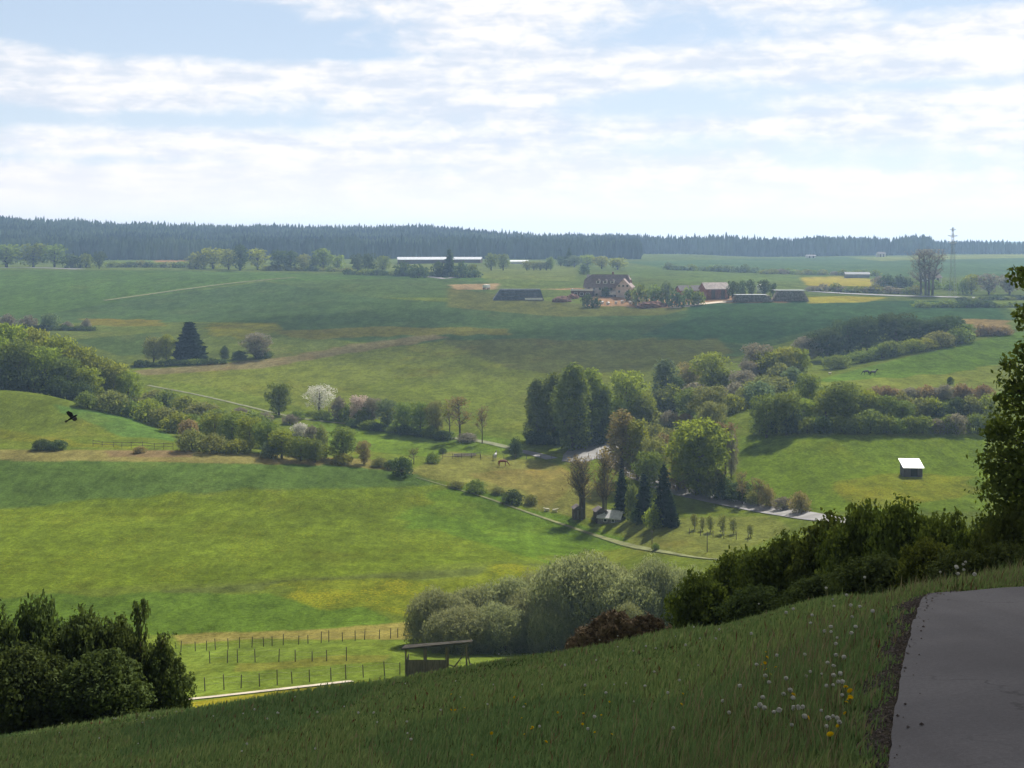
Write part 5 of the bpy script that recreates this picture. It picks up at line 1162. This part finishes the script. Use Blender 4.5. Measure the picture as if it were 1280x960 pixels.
fence('post fence along the foot of the young orchard trees', lin((862, 668), (935, 676), 6, 1, 7), 140, 1.1)
for px, bot, h, lb in ((815, 686, 2.8, 'thin tall post beside the small bush on the field track'), (884, 690, 2.9, 'thin tall post right of the field track end')):
    m = MB(); m.tube([(0, 0, -.2), (0, 0, h)], [.07, .05], 6); m.box((0, 0, h-.25), (.5, .05, .07)); o = m.obj('wooden_post', WOODG); tag(o, lb, 'post'); place(o, px, bot, .3, 140)
def timber_pile(px, bot, label):
    e = empty('timber_pile'); tag(e, label, 'timber pile'); m = MB()
    for i in range(7): m.tube([(-2.4, .2*i-.6, .3+.13*(i % 3)), (2.4, .2*i-.5, .34+.13*(i % 3))], .11, 6)
    m.obj('logs', simple('pale_wood', (.40, .36, .28), .8, .3, 2), e); 
    for x_ in (-1.5, 1.5): m = MB(); m.box((x_, 0, .1), (.2, 1.6, .3)); m.obj('bearer', WOODG, e)
    place(e, px, bot, .1, 215)
timber_pile(581, 571, 'pale timber pile lying by the rail fence')

# ------------------------------------------------------------------ animals
def horse(px, bot, rz, mat, label, dmin, size=1.0, graze=False, group=None):
    e = empty('horse'); tag(e, label, 'horse', group)
    hz_ = (.55 if graze else 1.75)
    nodes = [((0, 0, 1.15), .30), ((.42, 0, 1.14), .29), ((.72, 0, 1.22), .24), ((.95, 0, 1.32 if not graze else 1.08), .155), ((1.2, 0, 1.62 if not graze else .72), .115), ((1.32, 0, 1.78 if not graze else .48), .11), ((1.52, 0, 1.62 if not graze else .26), .075), ((1.62, 0, 1.52 if not graze else .14), .06),
             ((-.42, 0, 1.18), .29), ((-.70, 0, 1.16), .24), ((-.88, 0, 1.02), .07), ((-.95, 0, .65), .05), ((-.93, 0, .42), .03)]
    edges = [(0, 1), (1, 2), (2, 3), (3, 4), (4, 5), (5, 6), (6, 7), (0, 8), (8, 9), (9, 10), (10, 11), (11, 12)]
    for s in (-1, 1):
        i = len(nodes); f = .06*s
        nodes += [((.62, .15*s, .88), .12), ((.62+f, .15*s, .55), .065), ((.63+f, .15*s, .28), .045), ((.66+f, .15*s, .05), .055)]; edges += [(2, i), (i, i+1), (i+1, i+2), (i+2, i+3)]
        i = len(nodes)
        nodes += [((-.60, .16*s, .86), .15), ((-.74-f, .16*s, .56), .075), ((-.70-f, .16*s, .28), .045), ((-.66-f, .16*s, .05), .055)]; edges += [(9, i), (i, i+1), (i+1, i+2), (i+2, i+3)]
        i = len(nodes); nodes += [((1.27, .06*s, (1.78 if not graze else .50)+.13), .02)]; edges += [(5, i)]
    me_ = bpy.data.meshes.new('horse_body'); me_.from_pydata([n_[0] for n_ in nodes], edges, []); me_.materials.append(mat)
    o = link('body', me_, e); sk = o.modifiers.new('skin', 'SKIN'); me_.skin_vertices[0].data[0].use_root = True
    for i, n_ in enumerate(nodes): me_.skin_vertices[0].data[i].radius = (n_[1], n_[1])
    ss = o.modifiers.new('sub', 'SUBSURF'); ss.levels = 1; ss.render_levels = 1
    m = MB(); zt = 0 if not graze else 1
    a, b = ((.95, 0, 1.47), (1.26, 0, 1.88)) if not graze else ((.98, 0, 1.22), (1.28, 0, .62))
    m.tube([a, ((a[0]+b[0])/2-.06, .03, (a[2]+b[2])/2+.02), b], [.04, .06, .04], 5); m.obj('mane', simple('horse_hair', (.03, .02, .015), .8, .3, 3), e)
    e.scale = (size,)*3; place(e, px, bot, rz, dmin); return e
BAY = simple('bay_coat', (.20, .065, .025), .6, .3, 1.5); DARKC = simple('dark_coat', (.018, .015, .014), .6, .3, 2); GREYC = simple('grey_coat', (.38, .38, .38), .6, .3, 2)
horse(628, 583, .15, BAY, 'brown horse grazing on the pasture by the junction', 210, 1.0, True)
horse(619, 575, 1.4, GREYC, 'grey horse standing just behind the brown one', 215, 1.0)
horse(1083, 469, 3.3, DARKC, 'left of two dark horses on the upper right pasture', 270, 1.0, True, 'two dark horses')
horse(1091, 470, .2, DARKC, 'right of two dark horses on the upper right pasture', 270, 1.0, False, 'two dark horses')
def sheep(px, bot, rz, dmin, label):
    e = empty('sheep'); tag(e, label, 'sheep')
    nodes = [((0, 0, .32), .26), ((.3, 0, .34), .24), ((-.3, 0, .32), .25), ((.52, 0, .5), .12), ((.66, 0, .6), .10), ((.82, 0, .52), .06), ((.25, .2, .1), .07), ((.55, .22, .06), .05), ((-.3, .22, .1), .09), ((0, .26, .06), .05), ((.25, -.2, .1), .07), ((.55, -.22, .06), .05)]
    me_ = bpy.data.meshes.new('sheep'); me_.from_pydata([n_[0] for n_ in nodes], [(0, 1), (0, 2), (1, 3), (3, 4), (4, 5), (1, 6), (6, 7), (2, 8), (8, 9), (1, 10), (10, 11)], []); me_.materials.append(simple('fleece', (.62, .56, .44), .95, .2, 6, bump=.5))
    o = link('body', me_, e); o.modifiers.new('skin', 'SKIN'); me_.skin_vertices[0].data[0].use_root = True
    for i, n_ in enumerate(nodes): me_.skin_vertices[0].data[i].radius = (n_[1], n_[1])
    ss = o.modifiers.new('sub', 'SUBSURF'); ss.levels = 1; ss.render_levels = 1; place(e, px, bot, rz, dmin)
sheep(684, 639, 3.1, 185, 'cream sheep lying left on the pasture edge below the brown horse'); sheep(693, 640, .2, 185, 'cream sheep lying right beside another on the pasture edge')
sheep(1037, 468, .4, 270, 'pale sheep at the left end of the horse pasture')
def crow():
    D = 62.; e = empty('crow'); tag(e, 'black crow flying low over the left spur meadow', 'bird')
    nodes = [((0, 0, 0), .075), ((.12, 0, .02), .06), ((.2, 0, .045), .042), ((.27, 0, .04), .018), ((-.12, 0, -.005), .05), ((-.28, 0, -.02), .035)]
    me_ = bpy.data.meshes.new('crow'); me_.from_pydata([n_[0] for n_ in nodes], [(0, 1), (1, 2), (2, 3), (0, 4), (4, 5)], []); fm = simple('crow_feathers', (.012, .012, .014), .5, .2, 5); me_.materials.append(fm)
    o = link('body', me_, e); o.modifiers.new('skin', 'SKIN'); me_.skin_vertices[0].data[0].use_root = True
    for i, n_ in enumerate(nodes): me_.skin_vertices[0].data[i].radius = (n_[1], n_[1])
    ss = o.modifiers.new('sub', 'SUBSURF'); ss.levels = 1; ss.render_levels = 1
    for s in (-1, 1):
        A = np.array([(.08, s*.05, .03), (.10, s*.22, .13), (.02, s*.42, .16), (-.10, s*.44, .14), (-.14, s*.30, .10), (-.13, s*.16, .07), (-.10, s*.05, .02)])
        m = MB(); n_ = len(A); m.add(np.vstack([A, A-[0, 0, .012]]), [list(range(n_)), list(range(n_, 2*n_))[::-1]]+[[i, (i+1) % n_, n_+(i+1) % n_, n_+i] for i in range(n_)]); m.obj('wing', fm, e)
    m = MB(); A = np.array([(-.24, .03, -.02), (-.24, -.03, -.02), (-.42, -.08, -.03), (-.44, 0, -.03), (-.42, .08, -.03)]); m.add(np.vstack([A, A-[0, 0, .01]]), [list(range(5)), list(range(5, 10))[::-1]]+[[i, (i+1) % 5, 5+(i+1) % 5, 5+i] for i in range(5)]); m.obj('tail', fm, e)
    e.location = ((91-640)/F*D, D, (HOR-522)/F*D); e.rotation_euler = (.5, -.35, .75)
crow()

# ------------------------------------------------------------------ manure heap at the crest
def heap():
    r = np.random.default_rng(5); e = empty('manure_heap'); tag(e, 'dark brown straw and manure heap at the crest of the near meadow', 'manure heap')
    D = 29.0; x0 = (775-640)/F*D; z0 = Hs(x0, D); k = D/F
    MANURE = simple('manure', (.17, .125, .07), .95, .6, 9, bump=1.0, col2=(.05, .035, .022))
    P, Fq = blob_sphere(90, 40); V = []; Fs = []; n_ = 0
    for (px, top, wd, dp) in ((768, 768, 74, 1.3), (796, 776, 60, 1.1), (742, 784, 60, 1.1), (822, 780, 50, .9), (728, 797, 44, .9), (812, 773, 34, .8)):
        nz_ = np.array([mnoise.fractal(Vector(p*2.6)+Vector((px, 1, 2)), .8, 2.1, 6) for p in P]); hh = (HOR-top)*k - z0
        q = P*(1+.22*nz_)[:, None]*np.array([wd*k/2, dp/2, hh]); V.append(q+[(px-775)*k, 0, 0]); Fs.append(Fq+n_); n_ += len(P)
    V = np.vstack(V); link('heap', mesh_np('heap', V, np.vstack(Fs), MANURE, smooth=True), e)
    up = V[V[:, 2] > .15]; pick = up[r.integers(0, len(up), 2600)]; d = r.normal(size=(2600, 3)); d /= np.linalg.norm(d, axis=1)[:, None]
    a = pick+r.normal(size=(2600, 3))*.02; L_ = r.uniform(.03, .10, 2600)[:, None]; wv = np.cross(d, r.normal(size=(2600, 3))); wv /= np.linalg.norm(wv, axis=1)[:, None]; wv *= r.uniform(.006, .016, 2600)[:, None]
    Q = np.stack([a-d*L_-wv, a+d*L_-wv, a+d*L_+wv, a-d*L_+wv], 1).reshape(-1, 3)
    tag(link('straw', mesh_np('straw', Q, np.arange(len(Q)).reshape(-1, 4), simple('straw', (.30, .235, .15), .9, .55, 4, col2=(.09, .065, .04))), e), kind='stuff')
    e.location = (x0, D, z0)
heap()

# ------------------------------------------------------------------ near meadow grass
def grass():
    r = np.random.default_rng(21)
    def scatter(n_, d0, d1, u0, u1, p=1.0):
        y = d0*(d1/d0)**(r.uniform(0, 1, n_)**p); u = r.uniform(u0, u1, n_); return u*y, y
    X1, Y1 = scatter(300000, 4.6, 37, -.50, .50); X2, Y2 = scatter(30000, 12.5, 20, .30, .50)
    X = np.concatenate([X1, X2]); Y = np.concatenate([Y1, Y2])
    inr = pip(ROADP, X, Y); ed = edge_dist(RL, X, Y)
    # patchy thinning and the bare verge
    ev = ed + .13*vnoise(X*2.5, Y*2.5, 9)
    keep = ~inr & ((ev > .22) | (r.uniform(0, 1, len(X)) < np.clip((ev-.0)/.22, 0, 1)*.7))
    X, Y, ed = X[keep], Y[keep], ed[keep]; n_ = len(X)
    Z = H(X, Y)
    pat = .5+.5*vnoise(X/1.7, Y/1.7, 31); pat2 = .5+.5*vnoise(X/5, Y/5, 32)
    verge = np.exp(-((ed-1.0)/1.1)**2)
    tall = (r.uniform(0, 1, n_) < (.012+.13*verge)*np.clip((18-Y)/6, .12, 1))
    h = r.uniform(.08, .21, n_)*(.6+.7*pat)*(1+.2*verge); h = np.where(tall, r.uniform(.24, .42, n_), h)
    h *= np.clip((ed+.3)/.9, .35, 1)*np.where((Y > 11.8) & (X > 3.4), .6, 1)*(.75+.5*vnoise(X/.45, Y/.45, 33)**2)
    broad = (r.uniform(0, 1, n_) < .10+.12*pat2) & ~tall; h = np.where(broad, h*.7, h)
    w_ = np.maximum(.0055, Y*.00062)*r.uniform(.7, 1.3, n_)*np.where(tall, .55, 1)*np.where(broad, 2.6, 1)
    a = r.uniform(0, 2*np.pi, n_); lean = r.uniform(.08, .55, n_)*h; la = r.normal(.6, .9, n_)
    dx, dy = np.cos(a)*w_, np.sin(a)*w_; lx, ly = np.cos(la)*lean, np.sin(la)*lean
    B = np.column_stack([X, Y, Z-.02])
    v0 = B+np.column_stack([-dx, -dy, 0*dx]); v1 = B+np.column_stack([dx, dy, 0*dx])
    M = B+np.column_stack([lx*.35, ly*.35, h*.6]); v2 = M+np.column_stack([dx*.8, dy*.8, 0*dx]); v3 = M-np.column_stack([dx*.8, dy*.8, 0*dx]); v4 = B+np.column_stack([lx, ly, h])
    V = np.stack([v0, v1, v2, v3, v4], 1).reshape(-1, 3); I = np.arange(n_)*5
    Fq = np.stack([I, I+1, I+2, I+3], 1); Ft = np.stack([I+3, I+2, I+4], 1)
    g1 = np.array([.125, .205, .068]); g2 = np.array([.25, .30, .11]); g3 = np.array([.27, .235, .13]); g4 = np.array([.080, .16, .065])
    t = r.uniform(0, 1, n_)[:, None]; C_ = g1*(1-t)+g2*t; C_ = np.where((pat2 < .42)[:, None], C_*.6+g4*.4, C_)
    dry = r.uniform(0, 1, n_) < (.02+.13*verge+.03*pat2); C_ = np.where((dry | tall & (r.uniform(0, 1, n_) < .4))[:, None], g3*r.uniform(.5, 1, n_)[:, None], C_)
    red = r.uniform(0, 1, n_) < .02; C_ = np.where(red[:, None], np.array([.12, .055, .03]), C_)
    m, tr_, out = new_mat('grass_blades'); at = nd(tr_, 'ShaderNodeAttribute', attribute_name='blade')
    d = nd(tr_, 'ShaderNodeBsdfDiffuse'); tt = nd(tr_, 'ShaderNodeBsdfTranslucent'); tr_.links.new(at.outputs['Color'], d.inputs[0]); tr_.links.new(at.outputs['Color'], tt.inputs[0])
    mx = nd(tr_, 'ShaderNodeMixShader', i_Fac=.35); tr_.links.new(d.outputs[0], mx.inputs[1]); tr_.links.new(tt.outputs[0], mx.inputs[2]); tr_.links.new(mx.outputs[0], out.inputs[0])
    me_ = mesh_np('grass', V, [Fq, Ft], m)
    ca_ = me_.attributes.new('blade', 'FLOAT_COLOR', 'POINT'); CC = np.repeat(np.column_stack([C_, np.ones(n_)]), 5, 0); ca_.data.foreach_set('color', CC.astype(np.float32).ravel())
    tag(link('grass', me_), 'long meadow grass on the near slope and the lane verge', 'grass', kind='stuff')
grass()
# gravel crumbs on the verge
def gravel():
    r = np.random.default_rng(8); n_ = 5200; i = r.integers(1, 8, n_); t = r.uniform(0, 1, n_)[:, None]; P = RL[i]*(1-t)+RL[np.minimum(i+1, 9)]*t
    P = P + r.normal(size=(n_, 2))*.12+np.array([-.10, .04]); inr = pip(ROADP, P[:, 0], P[:, 1]); P = P[~inr | (r.uniform(0, 1, n_) < .06)]; P = P[P[:, 1] < 14]
    n_ = len(P); s = r.uniform(.004, .016, n_); z = H(P[:, 0], P[:, 1]) + np.where(pip(ROADP, P[:, 0], P[:, 1]), .035, 0)
    O = np.array([(1, 0, 0), (0, 1, 0), (-1, 0, 0), (0, -1, 0), (0, 0, .7), (0, 0, -.5)]); T3 = np.array([[0, 1, 4], [1, 2, 4], [2, 3, 4], [3, 0, 4], [1, 0, 5], [2, 1, 5], [3, 2, 5], [0, 3, 5]])
    V = (O[None]*(s[:, None, None]*r.uniform(.6, 1.3, (n_, 6, 1)))) + np.column_stack([P, z+s*.3])[:, None]
    tag(link('gravel', mesh_np('gravel', V.reshape(-1, 3), (T3[None]+6*np.arange(n_)[:, None, None]).reshape(-1, 3), simple('verge_gravel', (.13, .11, .10), .9, .5, 20))), 'loose gravel along the edge of the lane', 'gravel', kind='stuff')
gravel()
# dandelions
STEM = simple('flower_stem', (.11, .13, .05), .8, .3, 10)
def clock_proto():
    r = np.random.default_rng(2); m = MB(); m.tube([(0, 0, -.02), (.008, 0, .5), (.0, .004, 1.0)], .0028, 4); st = m.mesh('stem', STEM, True)
    d = r.normal(size=(170, 3)); d /= np.linalg.norm(d, axis=1)[:, None]; V, Fq = leaf_quads(d*.019*r.uniform(.75, 1, 170)[:, None], d*3, .011, r)
    FL = leaf_mat('dandelion_down', (.52, .52, .47), (.70, .70, .66), trans=.5, tcol=(1, 1, 1), scale=30, jitter=.1); return st, mesh_np('seed_head', V, Fq, FL)
def flower_proto():
    r = np.random.default_rng(3); V = []
    for ring, (n_, l_, zz) in enumerate(((16, .021, .0), (13, .017, .005), (9, .011, .009))):
        for i in range(n_):
            a = i*2*math.pi/n_+ring*.2; c, s_ = math.cos(a), math.sin(a); wv = .0036; V += [(0, 0, zz), (c*l_*.6-s_*wv, s_*l_*.6+c*wv, zz+.004), (c*l_, s_*l_, zz+.003), (c*l_*.6+s_*wv, s_*l_*.6-c*wv, zz+.004)]
    return mesh_np('petals', V, np.arange(len(V)).reshape(-1, 4), leaf_mat('dandelion_yellow', (.62, .44, .012), (.78, .58, .02), trans=.35, tcol=(1, .95, .4), jitter=.1))
CST, CHD = clock_proto(); FHD = flower_proto()
def dandelions():
    r = random.Random(4)
    def spot(px, py):
        x, y, z = cast(px, py, 4.8, 34); return x, y, z
    def put(px, py, clock, big=1.0):
        x, y, z = spot(px, py)
        if float(edge_dist(RL, np.array([x]), np.array([y]))[0]) < .25 or pip(ROADP, np.array([x]), np.array([y]))[0]: return
        hgt = r.uniform(.16, .30) if clock else r.uniform(.12, .22)
        o = empty('dandelion', (x, y, z), r.uniform(0, 6)); o.rotation_euler = (r.uniform(-.15, .15), r.uniform(-.15, .15), r.uniform(0, 6))
        if clock: tag(o, 'dandelion with a white seed head in the near meadow grass', 'dandelion', 'dandelion seed heads')
        else: tag(o, 'yellow flowering dandelion in the near meadow grass', 'dandelion', 'yellow dandelions')
        s_ = bpy.data.objects.new('stem', CST); COL.objects.link(s_); s_.parent = o; s_.scale = (1, 1, hgt)
        h_ = bpy.data.objects.new('seed_head' if clock else 'petals', CHD if clock else FHD); COL.objects.link(h_); h_.parent = o; h_.location = (0, .004, hgt)
        k_ = big*r.uniform(.55, 1.0)*(.80 if clock else .85); h_.scale = (k_, k_, k_*r.uniform(.7, 1.0))
        if not clock: h_.rotation_euler = (r.uniform(.3, .9), r.uniform(-.4, .4), 0)
    for _ in range(48): put(r.gauss(1030, 45), r.uniform(790, 955), True, 1.15)          # pale drift beside the lane
    for _ in range(22): put(r.uniform(930, 1130), r.uniform(748, 800), True, 1.3)
    for _ in range(26): put(r.uniform(560, 900), r.uniform(800, 850), True, 1.3)
    for _ in range(18): put(r.uniform(30, 480), 915-r.uniform(0, 10)-.0, True, 1.3)
    for _ in range(60): put(r.uniform(20, 1060), r.uniform(850, 958), True, 1.15)
    for _ in range(24): put(r.uniform(560, 860), r.uniform(880, 945), False, 1.2)
    for _ in range(9): put(r.gauss(1040, 30), r.uniform(880, 955), False, 1.3)
    for _ in range(9): put(r.uniform(930, 980), r.uniform(840, 870), False, 1.2)
    for px, py in ((1043, 918), (1066, 870), (588, 942), (1042, 948)): put(px, py+20, False, 1.5)
    for _ in range(16): put(r.uniform(1170, 1275), 742-r.uniform(0, 8), True, 1.4)
dandelions()

# ------------------------------------------------------------------ labels of look-alikes: tell them apart by their order from the left
ORD = ['first', 'second', 'third', 'fourth', 'fifth', 'sixth', 'seventh', 'eighth', 'ninth', 'tenth', 'eleventh', 'twelfth', 'thirteenth', 'fourteenth', 'fifteenth', 'sixteenth']
by = {}
for o in COL.objects:
    if o.parent is None and 'label' in o and o.get('category') not in (None, 'dandelion'): by.setdefault(o['label'], []).append(o)
for lb, v in by.items():
    if 2 <= len(v) <= 16:
        v.sort(key=lambda o: o.location.x/max(o.location.y, 1))
        for i, o in enumerate(v): o['label'] = lb + ', ' + (ORD[i] + ' from the left' if i < len(v)-1 or len(v) > 14 else 'the rightmost')
